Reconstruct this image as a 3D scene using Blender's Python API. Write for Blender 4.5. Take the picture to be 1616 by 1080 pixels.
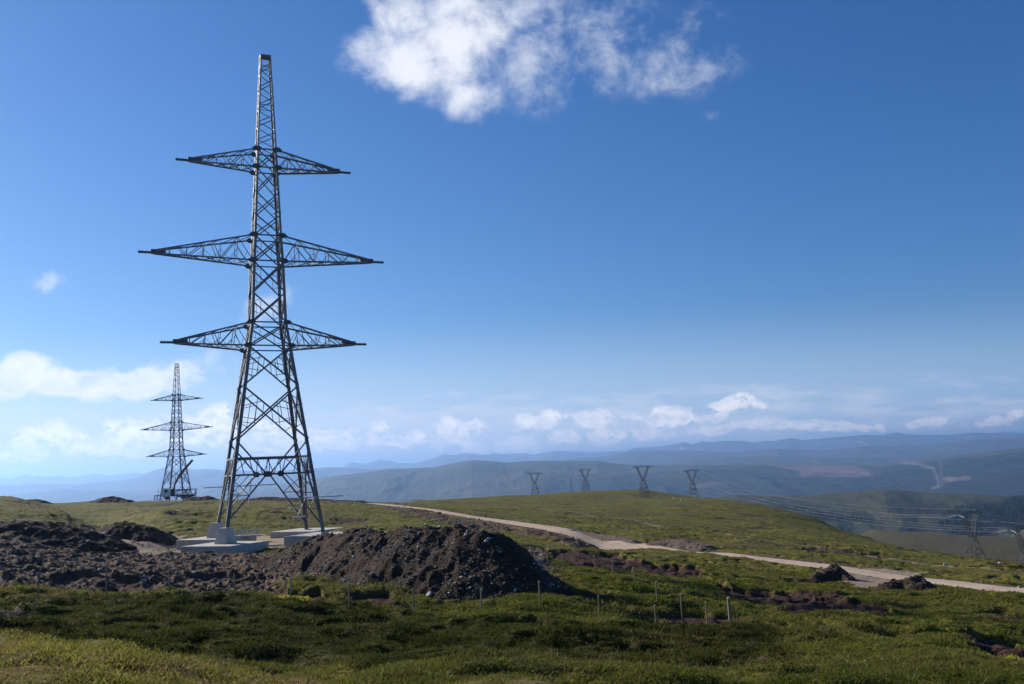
import bpy, math, random
import numpy as np
from mathutils import Matrix, Vector
random.seed(7); RNG = np.random.default_rng(11)
SC = bpy.context.scene
for o in list(bpy.data.objects): bpy.data.objects.remove(o)
R = math.radians

# ------------------------------------------------------------------ camera
F = 1500.0                      # focal length in photo pixels (photo 1616 wide)
PITCH, ROLL = R(7.4796), R(-2.3754)
_fw = np.array([0, math.cos(PITCH), math.sin(PITCH)])
_rt = np.array([1.0, 0, 0]); _up = np.array([0, -math.sin(PITCH), math.cos(PITCH)])
RT = math.cos(ROLL)*_rt + math.sin(ROLL)*_up
UP = -math.sin(ROLL)*_rt + math.cos(ROLL)*_up
cam = bpy.data.cameras.new('camera'); camo = bpy.data.objects.new('camera', cam)
SC.collection.objects.link(camo); SC.camera = camo
cam.sensor_width = 36; cam.lens = F/1616*36; cam.clip_start = .1; cam.clip_end = 90000
camo.matrix_world = Matrix([[RT[0], UP[0], -_fw[0], 0], [RT[1], UP[1], -_fw[1], 0], [RT[2], UP[2], -_fw[2], 0], [0, 0, 0, 1]])

def ray(px, py):
    d = _fw + RT*(px-808)/F + UP*(540-py)/F
    return d/d[1]
def P(px, py, D): return ray(px, py)*D          # world point seen at a photo pixel, D metres forward
def pix(X, Y, Z):
    d = X*_fw[0]+Y*_fw[1]+Z*_fw[2]
    return (808+F*(X*RT[0]+Y*RT[1]+Z*RT[2])/d, 540-F*(X*UP[0]+Y*UP[1]+Z*UP[2])/d)

# ------------------------------------------------------------------ light
SUN_EL = R(24); SUN_AZ = math.atan2(-.81, .59)     # azimuth from +Y towards +X
sdir = Vector((math.sin(SUN_AZ)*math.cos(SUN_EL), math.cos(SUN_AZ)*math.cos(SUN_EL), math.sin(SUN_EL)))
sl = bpy.data.lights.new('sun', 'SUN'); so = bpy.data.objects.new('sun', sl); SC.collection.objects.link(so)
sl.energy = 5.0; sl.angle = R(.53); sl.color = (1, .95, .87)
so.rotation_euler = sdir.to_track_quat('Z', 'Y').to_euler()
SC.view_settings.view_transform = 'Standard'; SC.view_settings.look = 'None'
SC.view_settings.gamma = 1; SC.view_settings.exposure = 0.7
SC.cycles.volume_bounces = 1; SC.cycles.max_bounces = 6; SC.cycles.transparent_max_bounces = 16
SKY_STRENGTH = .072

class NT:
    """tiny helper for node graphs"""
    def __init__(s, tree): s.t = tree; s.n = tree.nodes; s.l = tree.links
    def node(s, ty, **k):
        n = s.n.new(ty)
        for a, v in k.items(): setattr(n, a, v)
        return n
    def _set(s, sock, v):
        if isinstance(v, bpy.types.NodeSocket): s.l.new(v, sock)
        elif v is not None: sock.default_value = v
    def math(s, op, a, b=None, c=None, clamp=False):
        n = s.node('ShaderNodeMath', operation=op, use_clamp=clamp)
        for i, v in enumerate((a, b, c)):
            if v is not None: s._set(n.inputs[i], v)
        return n.outputs[0]
    def vmath(s, op, a, b=None, out=0):
        n = s.node('ShaderNodeVectorMath', operation=op)
        s._set(n.inputs[0], a)
        if b is not None: s._set(n.inputs[3 if op == 'SCALE' else 1], b)
        return n.outputs[out]
    def noise(s, vec, scale, detail=4, rough=.5, dist=0, lac=2.0, out=0):
        n = s.node('ShaderNodeTexNoise'); s._set(n.inputs['Vector'], vec)
        n.inputs['Scale'].default_value = scale; n.inputs['Detail'].default_value = detail
        n.inputs['Roughness'].default_value = rough; n.inputs['Distortion'].default_value = dist
        n.inputs['Lacunarity'].default_value = lac
        return n.outputs[out]
    def rng(s, v, a, b, c=0., d=1., smooth=False):
        n = s.node('ShaderNodeMapRange', interpolation_type='SMOOTHSTEP' if smooth else 'LINEAR')
        s._set(n.inputs[0], v)
        for i, x in enumerate((a, b, c, d)): n.inputs[i+1].default_value = x
        return n.outputs[0]
    def mix(s, f, a, b, blend='MIX'):
        n = s.node('ShaderNodeMix', data_type='RGBA', blend_type=blend)
        s._set(n.inputs[0], f)
        for i, v in ((6, a), (7, b)):
            s._set(n.inputs[i], (*v, 1) if isinstance(v, tuple) and len(v) == 3 else v)
        return n.outputs[2]
    def attr(s, name, out='Fac'):
        return s.node('ShaderNodeAttribute', attribute_name=name).outputs[out]

# ------------------------------------------------------------------ world: sky with clouds by direction
W = bpy.data.worlds.new('World'); SC.world = W; W.use_nodes = True
w = NT(W.node_tree); W.node_tree.nodes.clear()
sky = w.node('ShaderNodeTexSky', sky_type='NISHITA', sun_disc=False)
sky.sun_elevation = SUN_EL; sky.sun_rotation = SUN_AZ; sky.altitude = 700
sky.air_density = 1.0; sky.dust_density = .25; sky.ozone_density = 2.0
tc = w.node('ShaderNodeTexCoord').outputs['Generated']
sp = w.node('ShaderNodeSeparateXYZ'); w.l.new(tc, sp.inputs[0])
yy = w.math('MAXIMUM', sp.outputs[1], .08)
U = w.math('DIVIDE', sp.outputs[0], yy); V = w.math('DIVIDE', sp.outputs[2], yy)
cb = w.node('ShaderNodeCombineXYZ'); w.l.new(U, cb.inputs[0]); w.l.new(V, cb.inputs[1])
UV = cb.outputs[0]
front = w.rng(sp.outputs[1], .1, .3)
def warp(vec, scale, amt, detail=3):
    c = w.noise(vec, scale, detail, .55, out=1)
    c = w.vmath('SUBTRACT', c, (.5, .5, .5)); c = w.vmath('SCALE', c, amt)
    return w.vmath('ADD', vec, c)
UVw = warp(warp(UV, 7, .05), 30, .016, 4)
def blob(cx, cy, rx, ry, rot=0, amp=1., vec=None):
    """soft ellipse in direction space, centre and radii given in photo pixels of the sky"""
    d = ray(cx, cy)
    n = w.node('ShaderNodeMapping', vector_type='TEXTURE')
    w.l.new(vec or UVw, n.inputs[0])
    n.inputs[1].default_value = (d[0], d[2], 0); n.inputs[2].default_value = (0, 0, R(rot)-ROLL*0)
    n.inputs[3].default_value = (rx*GROW/F, ry*GROW/F, 1)
    l = w.vmath('LENGTH', n.outputs[0], out=1)
    v = w.rng(l, 0, 1.5, 1, 0, True)
    return w.math('MULTIPLY', v, amp) if amp != 1 else v
def vsum(L):
    o = L[0]
    for x in L[1:]: o = w.math('MAXIMUM', o, x)
    return o
def cover(bl, scale, k, lo, hi, rough=.62, stretch=(1, 1, 1), detail=8, vec=None):
    v = w.vmath('MULTIPLY', vec or UV, stretch)
    n = w.noise(v, scale, detail, rough, .2)
    d = w.math('ADD', bl, w.math('MULTIPLY', w.math('SUBTRACT', n, .5), w.math('MULTIPLY', w.rng(bl, 0, .3), k)))
    return w.rng(d, lo, hi, 0, 1, True), n
GROW = 1.24
# the big white cloud at the top and its wispy tail
big = vsum([blob(640, 20, 50, 75, 10), blob(638, 88, 80, 58, 0, 1.05), blob(720, 70, 100, 85, 0, 1.05), blob(748, 138, 54, 54, 20, 1.0),
            blob(800, 20, 90, 45, 0, .62), blob(700, 20, 70, 60, 0, .8)])
c1, n1 = cover(big, 13, 2.3, .16, 1.15, .62)
GROW = 1.2
tail = vsum([blob(850, 110, 60, 70, -20, .66), blob(930, 95, 90, 60, 0, .62), blob(1030, 105, 90, 45, 0, .52), blob(1100, 50, 50, 40, 40, .42),
             blob(870, 50, 70, 60, 0, .42), blob(1130, 178, 20, 12, 0, .5), blob(950, 60, 150, 80, 0, .40), blob(1120, 110, 60, 45, 0, .38)])
c2, n2 = cover(tail, 18, 2.6, .06, 1.3, .66, (1, 1, 1))
# low cloud bank at the left
GROW = 1.15
left = vsum([blob(20, 595, 80, 38, 0, 1.), blob(110, 600, 100, 26, 0, .95), blob(200, 597, 90, 20, 0, .85), blob(270, 590, 70, 22, 0, .6), blob(-120, 600, 120, 45)])
c3, n3 = cover(left, 17, 1.6, .16, .55, .6, (1, 1.7, 1))
smallc = vsum([blob(78, 433, 34, 17, 0, .75), blob(425, 485, 60, 26, 20, .45), blob(330, 570, 70, 25, 0, .42), blob(612, 636, 40, 8, 0, .42), blob(710, 626, 45, 8, 0, .4)])
c4, n4 = cover(smallc, 24, 1.8, .16, .8, .6)
# cumulus line over the mountains
cum = vsum([blob(85, 690, 40, 22, 0, .9), blob(215, 675, 60, 26, 0, 1.), blob(330, 675, 60, 28, 0, .95), blob(430, 695, 60, 24, 0, .9), blob(150, 700, 100, 18, 0, .8),
            blob(30, 712, 60, 18, 0, .8), blob(530, 690, 70, 18, 0, .75), blob(610, 670, 22, 12, 0, .7), blob(722, 678, 30, 16, 0, .95), blob(640, 692, 60, 14, 0, .75),
            blob(840, 665, 34, 15, 0, .85), blob(932, 659, 40, 15, 0, .95), blob(1050, 655, 50, 18, 0, .85), blob(1035, 642, 20, 10, 0, .8), blob(1165, 643, 36, 10, -8, .85),
            blob(1120, 655, 40, 10, 0, .6), blob(1300, 668, 60, 8, 0, .8), blob(1380, 665, 40, 8, 0, .75), blob(1220, 673, 60, 9, 0, .75), blob(1470, 664, 60, 7, 0, .7),
            blob(1605, 658, 24, 10, 0, .85), blob(1110, 680, 70, 9, 0, .7), blob(960, 690, 100, 12, 0, .7), blob(820, 700, 110, 14, 0, .65), blob(1560, 662, 50, 7, 0, .6)])
c5, n5 = cover(cum, 40, 4.2, .05, .6, .62, (1, 1.35, 1))
# pale veil low over the horizon
hz = w.math('MULTIPLY', w.rng(V, -.04, .0, 0, 1, True), w.rng(V, .04, .10, 1, 0, True))
hz = w.math('MULTIPLY', hz, w.rng(U, -.45, .55, 1, .45))
c6, n6 = cover(hz, 16, 2.8, .12, .95, .62, (.8, 4.0, 1))
# sun-side shading of the clouds: density a little nearer the sun
def light(n, scale, rough, stretch, k=2.6, off=(.012, -.016, 0)):
    v = w.vmath('MULTIPLY', w.vmath('ADD', UV, off), stretch)
    m = w.noise(v, scale, 8, rough, .2)
    return w.math('ADD', w.math('MULTIPLY', w.math('SUBTRACT', m, n), k), .66, clamp=True)
def ccol(shade, dark, lit): return w.mix(shade, dark, lit)
WHITE = (7.6, 7.9, 8.4); GREY = (5.2, 5.9, 7.1)
col = sky.outputs[0]
HS = w.node('ShaderNodeHueSaturation'); HS.inputs['Saturation'].default_value = 1.12; HS.inputs['Value'].default_value = 1.0
w.l.new(col, HS.inputs['Color'])
_sr = w.node('ShaderNodeSeparateColor'); w.l.new(HS.outputs[0], _sr.inputs[0]); _cr = w.node('ShaderNodeCombineColor')
for _i, (_g, _k) in enumerate(((1.31, .675), (1.07, .67), (.94, .86))):   # clear mountain air: deeper blue, white balance of the camera
    _v = w.math('MULTIPLY', w.math('POWER', w.math('MULTIPLY', _sr.outputs[_i], .1), _g), _k*10); w.l.new(_v, _cr.inputs[_i])
col = _cr.outputs[0]
def lay(col, c, shade, lit=WHITE, dark=GREY, a=1.):
    f = w.math('MULTIPLY', w.math('MULTIPLY', c, front), a)
    return w.mix(f, col, ccol(shade, dark, lit))
glow = w.mix(w.rng(U, -.5, .55), (6.0, 7.2, 8.6), (3.6, 5.2, 7.6))
col = w.mix(w.rng(V, .0, .17, .92, 0, True), col, glow)
col = lay(col, c6, .5, (6.9, 7.3, 8.2), (5.6, 6.4, 7.8), .75)
col = lay(col, c5, light(n5, 40, .62, (1, 1.35, 1), 3.6, (-.003, .006, 0)), (10.2, 9.8, 9.8), (6.3, 6.9, 8.1), .98)
col = lay(col, c4, .8, a=.6)
col = lay(col, c3, light(n3, 17, .6, (1, 1.7, 1), 3.5, (-.006, .014, 0)), (8.6, 8.6, 8.9), (6.2, 6.8, 7.8), .95)
col = lay(col, c2, .75, a=.72)
col = lay(col, c1, light(n1, 13, .62, (1, 1, 1), 1.3, (-.012, .012, 0)), (8.6, 8.7, 9.1), (6.9, 7.3, 8.2), .97)
bg = w.node('ShaderNodeBackground'); w.l.new(col, bg.inputs[0]); bg.inputs[1].default_value = SKY_STRENGTH
wo = w.node('ShaderNodeOutputWorld'); w.l.new(bg.outputs[0], wo.inputs[0])
W.cycles.sampling_method = 'MANUAL'; W.cycles.sample_map_resolution = 512

# ------------------------------------------------------------------ object helpers
def tag(o, label=None, cat=None, group=None, kind=None):
    for k, v in (('label', label), ('category', cat), ('group', group), ('kind', kind)):
        if v: o[k] = v
    return o
def link(name, me, mat=None, parent=None, loc=None, rotz=None):
    o = bpy.data.objects.new(name, me); SC.collection.objects.link(o)
    if mat is not None and me is not None and not me.materials: me.materials.append(mat)
    if parent: o.parent = parent
    if loc is not None: o.location = Vector([float(a) for a in loc])
    if rotz is not None: o.rotation_euler[2] = rotz
    return o
def empty(name, loc, rotz=0):
    o = link(name, None, loc=loc, rotz=rotz); o.empty_display_size = .5; return o
def mesh_np(name, V_, Fq, attrs=None, smooth=True):
    """mesh from numpy verts and faces (all the same size)"""
    me = bpy.data.meshes.new(name); V_ = np.asarray(V_, np.float32); Fq = np.asarray(Fq, np.int32)
    k = Fq.shape[1]; n = len(Fq)
    me.vertices.add(len(V_)); me.vertices.foreach_set('co', V_.ravel())
    me.loops.add(n*k); me.loops.foreach_set('vertex_index', Fq.ravel())
    me.polygons.add(n); me.polygons.foreach_set('loop_start', np.arange(0, n*k, k, dtype=np.int32))
    me.polygons.foreach_set('loop_total', np.full(n, k, np.int32))
    me.polygons.foreach_set('use_smooth', np.full(n, smooth))
    for a, v in (attrs or {}).items():
        v = np.asarray(v, np.float32)
        if v.ndim == 1: me.attributes.new(a, 'FLOAT', 'POINT').data.foreach_set('value', v)
        else: me.attributes.new(a, 'FLOAT_COLOR', 'POINT').data.foreach_set('color', np.c_[v, np.ones(len(v), np.float32)].ravel())
    me.update(calc_edges=True); me.validate(); return me
class MB:
    """collects shapes into one mesh"""
    def __init__(s): s.v = []; s.f = []
    def add(s, vs, fs):
        b = len(s.v); s.v += [tuple(map(float, v)) for v in vs]; s.f += [tuple(b+i for i in f) for f in fs]; return s
    def box(s, c, d, M=None):
        x, y, z = d[0]/2, d[1]/2, d[2]/2
        vs = [Vector((a*x, b*y, e*z)) for e in (-1, 1) for b in (-1, 1) for a in (-1, 1)]
        if M is not None: vs = [M @ v for v in vs]
        c = Vector(c)
        return s.add([v+c for v in vs], [(0, 2, 3, 1), (4, 5, 7, 6), (0, 1, 5, 4), (2, 6, 7, 3), (0, 4, 6, 2), (1, 3, 7, 5)])
    def prism(s, prof, p, q, e1, e2):
        n = len(prof); vs = [p+e1*a+e2*b for a, b in prof]+[q+e1*a+e2*b for a, b in prof]
        fs = [(i, (i+1) % n, n+(i+1) % n, n+i) for i in range(n)]+[tuple(range(n-1, -1, -1)), tuple(range(n, 2*n))]
        return s.add(vs, fs)
    def angle(s, p, q, wd, t, nrm):
        """an L-section steel member"""
        p, q, nrm = Vector(p), Vector(q), Vector(nrm); a = (q-p).normalized()
        e1 = a.cross(nrm)
        if e1.length < 1e-4: e1 = a.cross(Vector((1, .3, .2)))
        e1.normalize(); e2 = e1.cross(a).normalized()
        p = p-e1*wd/2; q = q-e1*wd/2
        return s.prism([(0, 0), (wd, 0), (wd, t), (t, t), (t, wd), (0, wd)], p, q, e1, e2)
    def tube(s, p, q, r0, r1=None, n=8, cap=True):
        p, q = Vector(p), Vector(q); r1 = r0 if r1 is None else r1; a = (q-p).normalized()
        e1 = a.orthogonal().normalized(); e2 = a.cross(e1)
        cs = [(math.cos(2*math.pi*i/n), math.sin(2*math.pi*i/n)) for i in range(n)]
        vs = [p+(e1*c+e2*d)*r0 for c, d in cs]+[q+(e1*c+e2*d)*r1 for c, d in cs]
        fs = [(i, (i+1) % n, n+(i+1) % n, n+i) for i in range(n)]
        if cap: fs += [tuple(range(n-1, -1, -1)), tuple(range(n, 2*n))]
        return s.add(vs, fs)
    def frustum(s, c, b, t, h):
        vs = [(c[0]+x*b/2, c[1]+y*b/2, c[2]) for x, y in ((-1, -1), (1, -1), (1, 1), (-1, 1))]+[(c[0]+x*t/2, c[1]+y*t/2, c[2]+h) for x, y in ((-1, -1), (1, -1), (1, 1), (-1, 1))]
        return s.add(vs, [(3, 2, 1, 0), (4, 5, 6, 7)]+[(i, (i+1) % 4, 4+(i+1) % 4, 4+i) for i in range(4)])
    def mesh(s, name):
        me = bpy.data.meshes.new(name); me.from_pydata(s.v, [], s.f); me.update(); return me
    def build(s, name, mat, parent=None, loc=None, rotz=None, bevel=0):
        o = link(name, s.mesh(name), mat, parent, loc, rotz)
        if bevel:
            m = o.modifiers.new('bevel', 'BEVEL'); m.width = bevel; m.segments = 2; m.limit_method = 'ANGLE'
        return o
def copy_tree(o, parent=None):
    c = o.copy(); SC.collection.objects.link(c); c.parent = parent
    for ch in [x for x in SC.objects if x.parent == o]: copy_tree(ch, c)
    return c

# ------------------------------------------------------------------ numpy noise
def _hash(ix, iy, s):
    h = (ix.astype(np.int64)*374761393+iy.astype(np.int64)*668265263+s*1442695041) & 0xffffffff
    h = ((h ^ (h >> 13))*1274126177) & 0xffffffff
    return ((h ^ (h >> 16)) & 0xffff)/65535.0
def vnoise(x, y, s=0):
    ix, iy = np.floor(x), np.floor(y); fx, fy = x-ix, y-iy
    fx = fx*fx*fx*(fx*(fx*6-15)+10); fy = fy*fy*fy*(fy*(fy*6-15)+10)
    a, b, c, d = _hash(ix, iy, s), _hash(ix+1, iy, s), _hash(ix, iy+1, s), _hash(ix+1, iy+1, s)
    return (a+(b-a)*fx+(c-a)*fy+(a-b-c+d)*fx*fy)*2-1
def fbm(x, y, sc, oc=4, s=0, g=.5):
    o = 0; a = 1; t = 0; ca, sa = math.cos(.6), math.sin(.6)
    x, y = x/sc, y/sc
    for k in range(oc):
        o = o+a*vnoise(x, y, s+k*17); t += a; a *= g
        x, y = (x*ca-y*sa)*2.03+3.1, (x*sa+y*ca)*2.03+1.7
    return o/t
def ridged(x, y, sc, oc=4, s=0):
    o = 0; a = 1; t = 0; x, y = x/sc, y/sc
    for k in range(oc):
        o = o+a*(1-np.abs(vnoise(x, y, s+k*13))); t += a; a *= .5; x, y = x*2.07+5.2, y*2.07+1.3
    return o/t
def sstep(x, a, b):
    t = np.clip((x-a)/(b-a), 0, 1); return t*t*(3-2*t)

# ------------------------------------------------------------------ near terrain: heights through points read off the photo
def yh(px): return 770-.0416*px
CT = []
def c(px, py, D): CT.append((px, D, -(py-yh(px))/F))
def cz(px, D, z): CT.append((px, D, z/D))
for px in (-300, 0, 400, 800, 1200, 1616, 1900): cz(px, 1.5, -1.6); cz(px, 3.5, -1.62 if px < 500 else -1.9)
for a in [(0,1080,7.5),(0,992,11),(71,995,11.2),(167,1004,11.2),(263,1028,11.2),(380,1049,11.6),(450,1062,12),(500,1066,12.5),(-250,985,11),(200,1080,8),(400,1085,9.5),
    (700,1080,11),(700,1060,14),(700,1020,27),(700,985,38),(700,965,48),(1000,1080,12),(1000,1061,16),(1000,1050,22),(1000,1020,30),(1000,990,40),(1000,978,48),
    (1300,1080,13),(1300,1050,20),(1300,1010,30),(1160,985,46),(1288,980,40),(1369,1003,34),(1450,1020,30),(1560,1045,25),(1640,1055,23),(1616,1080,17),(1850,1060,20),
    (0,1003,25),(0,972,34),(0,941,47),(200,1020,25),(200,975,34),(200,935,52),(400,1035,25),(400,980,36),(400,940,52),(551,960,48),(551,1000,34),(551,1040,22),
    (-300,1005,25),(-300,940,47),
    (1400,960,65),(1616,1000,50),(1616,960,65),(1850,960,65),(1616,924,85),(1850,950,78),(1477,910,95),(1450,935,75),(1288,886,112),(1180,875,120),(1080,868,129),(1000,859,136),(960,850,143),
    (900,837,151),(860,829,160),(800,821,175),(740,813,190),(680,803,210),(620,796,235),
    (975,865,133),(935,859,139),(1040,868.5,116),(980,866,112),(1100,873,112),(900,865,108),(1180,884,108),(900,885,85),(1000,900,85),(1100,912,80),(1180,938,68),(1290,960,60),(1200,900,95),(1100,885,100),(1300,915,85),
    (888,893.6,74),(913,896.4,71),(939,902,68),(968,912,64),(1002,926,60),(1037,950,55),(1077,970,51),(1117,984,49),
    (1000,845,150),(1000,825,220),(1000,800,380),(1000,773,730),(1013,786,655),(1040,786,650),(1091,786.5,745),(960,782,640),(843,780,730),(923,774.5,730),(1100,785,740),(1150,791,640),(1200,800,520),(1240,810,470),(1280,822,430),(1350,847,350),(1400,862,280),(1500,876,220),(1616,888,180),(1850,910,150),
    (1150,830,260),(1150,850,160),(1300,860,170),(1300,840,300),(1450,885,140),(1616,900,125),
    (800,783,680),(720,788,600),(650,791,480),(800,800,330),(700,797,300),
    (0,787,330),(150,788,330),(250,790,310),(400,786,300),(540,791,270),(-300,795,300),
    (100,810,150),(250,842,117),(250,808,150),(250,799,230),(400,842,122),(400,806,162),(500,838,128),(500,807,165),(400,797,230),(30,791,200),(80,805,170),(130,828,130),(30,789.5,260),(80,808,215),(80,797,280),(130,833,158),(130,820,190),(130,800,260),(180,845,130),(0,815,120),(50,827,112),(-200,800,140),
    (200,853,100),(200,865,90),(260,866,93),(0,836,85),(0,873,66),(0,904,56),(200,877,80),(200,905,62),(400,884,80),(340,875,88),(280,872,90),(-250,880,66),
    (600,850,108),(700,880,80),(700,930,55),(750,850,120),(850,862,115),(850,846,132),(650,826,140),(600,905,62),(500,905,62),(830,930,52)]: c(*a)
for a in [(0,16,-3.0),(200,16,-3.2),(380,16.5,-3.7),(480,17,-4.0),(-250,16,-3.0),(0,380,-8),(150,400,-10),(250,380,-11),(400,380,-12),(540,360,-13),(-300,400,-9),(680,900,-45),(800,900,-38),(843,960,-36),(923,960,-34),
    (1000,960,-36),(1100,960,-42),(1200,766,-55),(1280,600,-58),(1350,500,-58),(1400,420,-55),(1500,359,-48),(1616,330,-50),(1850,300,-50),(1500,600,-86),(1616,600,-90),
    (400,700,-60),(0,700,-50)]: cz(*a)
for a in [(1352,835,1500),(1450,839,1500),(1550,846,1500),(1616,850,1500),(1800,860,1500),(1450,866,1000),(1616,872,1000),(1350,856,1100)]: c(*a)
for px in (-400, 0, 400, 800, 1100): cz(px, 1500, -190); cz(px, 2600, -520)
for px in (1350, 1600, 1900): cz(px, 1950, -270); cz(px, 2600, -520)
CT = np.array(CT); US = 4.5
cu = (CT[:, 0]-808)/F
A_ = np.c_[cu*US, np.log(CT[:, 1])]
def kern(r2): return np.sqrt(r2+.02**2)
_K = kern(((A_[:, None]-A_[None])**2).sum(-1))+np.eye(len(A_))*2e-4
_B = np.zeros((len(A_)+3,)*2); _B[:-3, :-3] = _K; _B[:-3, -3:] = np.c_[np.ones(len(A_)), A_]; _B[-3:, :-3] = _B[:-3, -3:].T
_wt = np.linalg.solve(_B, np.r_[CT[:, 2], 0, 0, 0])
# tower placement (fitted)
T1 = np.array([-26.9, 103.5, -5.37]); T1R = R(22.4)
T2 = np.array([-122.1, 343.1, -10.85]); T2R = R(-2.0)
def base_h(x, y):
    x = np.asarray(x, float).ravel(); y = np.asarray(y, float).ravel(); out = np.empty(len(x))
    yc = np.maximum(y, 1.2)
    for i in range(0, len(x), 40000):
        a = x[i:i+40000]/yc[i:i+40000]*US; b = np.log(yc[i:i+40000])
        d2 = (a[:, None]-A_[None, :, 0])**2+(b[:, None]-A_[None, :, 1])**2
        out[i:i+40000] = kern(d2)@_wt[:-3]+_wt[-3]+_wt[-2]*a+_wt[-1]*b
    z = out*yc
    # level working platform round the new tower
    r = np.hypot(x-T1[0], y-T1[1]); k = 1-sstep(r, 9, 14)
    plane = -7.06+.075*np.clip(x-T1[0], -6, 7)+.06*np.clip(y-T1[1], -7, 7)
    return z*(1-k)+plane*k

# ------------------------------------------------------------------ ground masks (areas first read in the photo, kept as ground positions)
def seg_dist(px, py, pts, closed=False):
    d = np.full(px.shape, 1e9); n = len(pts)
    for i in range(n if closed else n-1):
        ax, ay = pts[i]; bx, by = pts[(i+1) % n]; dx, dy = bx-ax, by-ay
        t = np.clip(((px-ax)*dx+(py-ay)*dy)/(dx*dx+dy*dy+1e-12), 0, 1)
        d = np.minimum(d, np.hypot(px-ax-t*dx, py-ay-t*dy))
    return d
def poly(px, py, pts, soft=6):
    ins = np.zeros(px.shape, bool); n = len(pts)
    for i in range(n):
        x0, y0 = pts[i]; x1, y1 = pts[(i+1) % n]
        if y0 == y1: continue
        cnd = ((y0 > py) != (y1 > py)) & (px < (x1-x0)*(py-y0)/(y1-y0)+x0); ins ^= cnd
    d = seg_dist(px, py*2.2, [(a, b*2.2) for a, b in pts], True)
    return sstep(np.where(ins, d, -d), -soft, soft)
ROADPX = [(590,793,262),(620,796,235),(680,803,210),(740,813,190),(800,821,175),(860,829,160),(900,837,151),(940,846,145),(975,853,140),(1000,859,136),(1030,863.5,132.5),(1080,868,129),(1130,871,125),(1180,875,120),(1288,886,112),(1380,897,103),(1477,910,95),(1616,924,85),(1750,938,79),(1900,955,73)]
def smooth_line(pts, step=1.5):
    p = np.array(pts, float); out = []
    for i in range(len(p)-1):
        p0, p1, p2, p3 = p[max(i-1, 0)], p[i], p[i+1], p[min(i+2, len(p)-1)]
        n = max(2, int(np.linalg.norm(p2-p1)/step))
        for t in np.linspace(0, 1, n, endpoint=False):
            out.append(.5*((2*p1)+(-p0+p2)*t+(2*p0-5*p1+4*p2-p3)*t*t+(-p0+3*p1-3*p2+p3)*t**3))
    out.append(p[-1]); return np.array(out)
ROAD = smooth_line([P(a, b, d)[:2] for a, b, d in ROADPX], 2.0)
ROADW = 6.4
TRACK = smooth_line([P(a, b, d)[:2] for a, b, d in [(800,806,330),(900,813,280),(1000,822,235),(1100,836,200),(1180,849,178),(1260,862,165),(1330,874,150),(1400,878,143),(1480,883,138),(1560,890,130),(1640,898,122),(1800,915,115)]], 4)
SOIL = [[(-400,818),(60,822),(150,832),(285,848),(290,872),(430,875),(455,868),(520,848),(600,850),(590,905),(480,912),(445,926),(330,938),(200,906),(100,926),(0,922),(-400,930)],
        [(560,850),(860,870),(885,925),(860,935),(700,925),(600,890)]]
VERGE = [[(585,795),(640,803),(700,813),(740,822),(800,829),(860,837),(915,850),(960,862),(905,862),(860,846),(800,836),(740,828),(640,812)],
         [(330,783),(600,786),(605,797),(330,789.5)]]
PEAT = [[(866,866),(965,866),(990,880),(1030,893),(990,900),(910,893),(868,880)], [(1120,915),(1180,928),(1235,928),(1300,936),(1400,953),(1410,964),(1330,962),(1290,976),(1220,958),(1150,935)], [(1500,1002),(1555,1000),(1640,1015),(1640,1032),(1560,1020)], [(60,905),(420,905),(470,940),(330,942),(90,928)],
        [(1010,890),(1100,895),(1120,915),(1020,905)], [(455,935),(510,930),(520,950),(470,948)]]
TAN = [[(110,845),(292,845),(292,872),(240,878),(150,866)], [(1335,892),(1460,904),(1420,915),(1400,926),(1350,926),(1325,908)], [(370,845),(530,842),(520,856),(430,868)]]
YEL = [[(1500,1024),(1560,1020),(1640,1028),(1640,1042),(1570,1036)], [(440,946),(490,946),(492,954),(445,955)]]
DRY = [[(-400,984),(0,991),(71,994),(170,1003),(263,1027),(380,1048),(500,1065),(600,1100),(-400,1100)], [(500,1062),(800,1058),(1010,1060),(1050,1100),(500,1100)]]
DARKBAND = [[(-400,930),(330,945),(560,960),(700,985),(1000,990),(1230,1000),(1250,1040),(1000,1058),(700,1058),(560,1056),(300,1030),(-400,985)]]  # band across the near slope where ground and tufts are coloured darker
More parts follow.
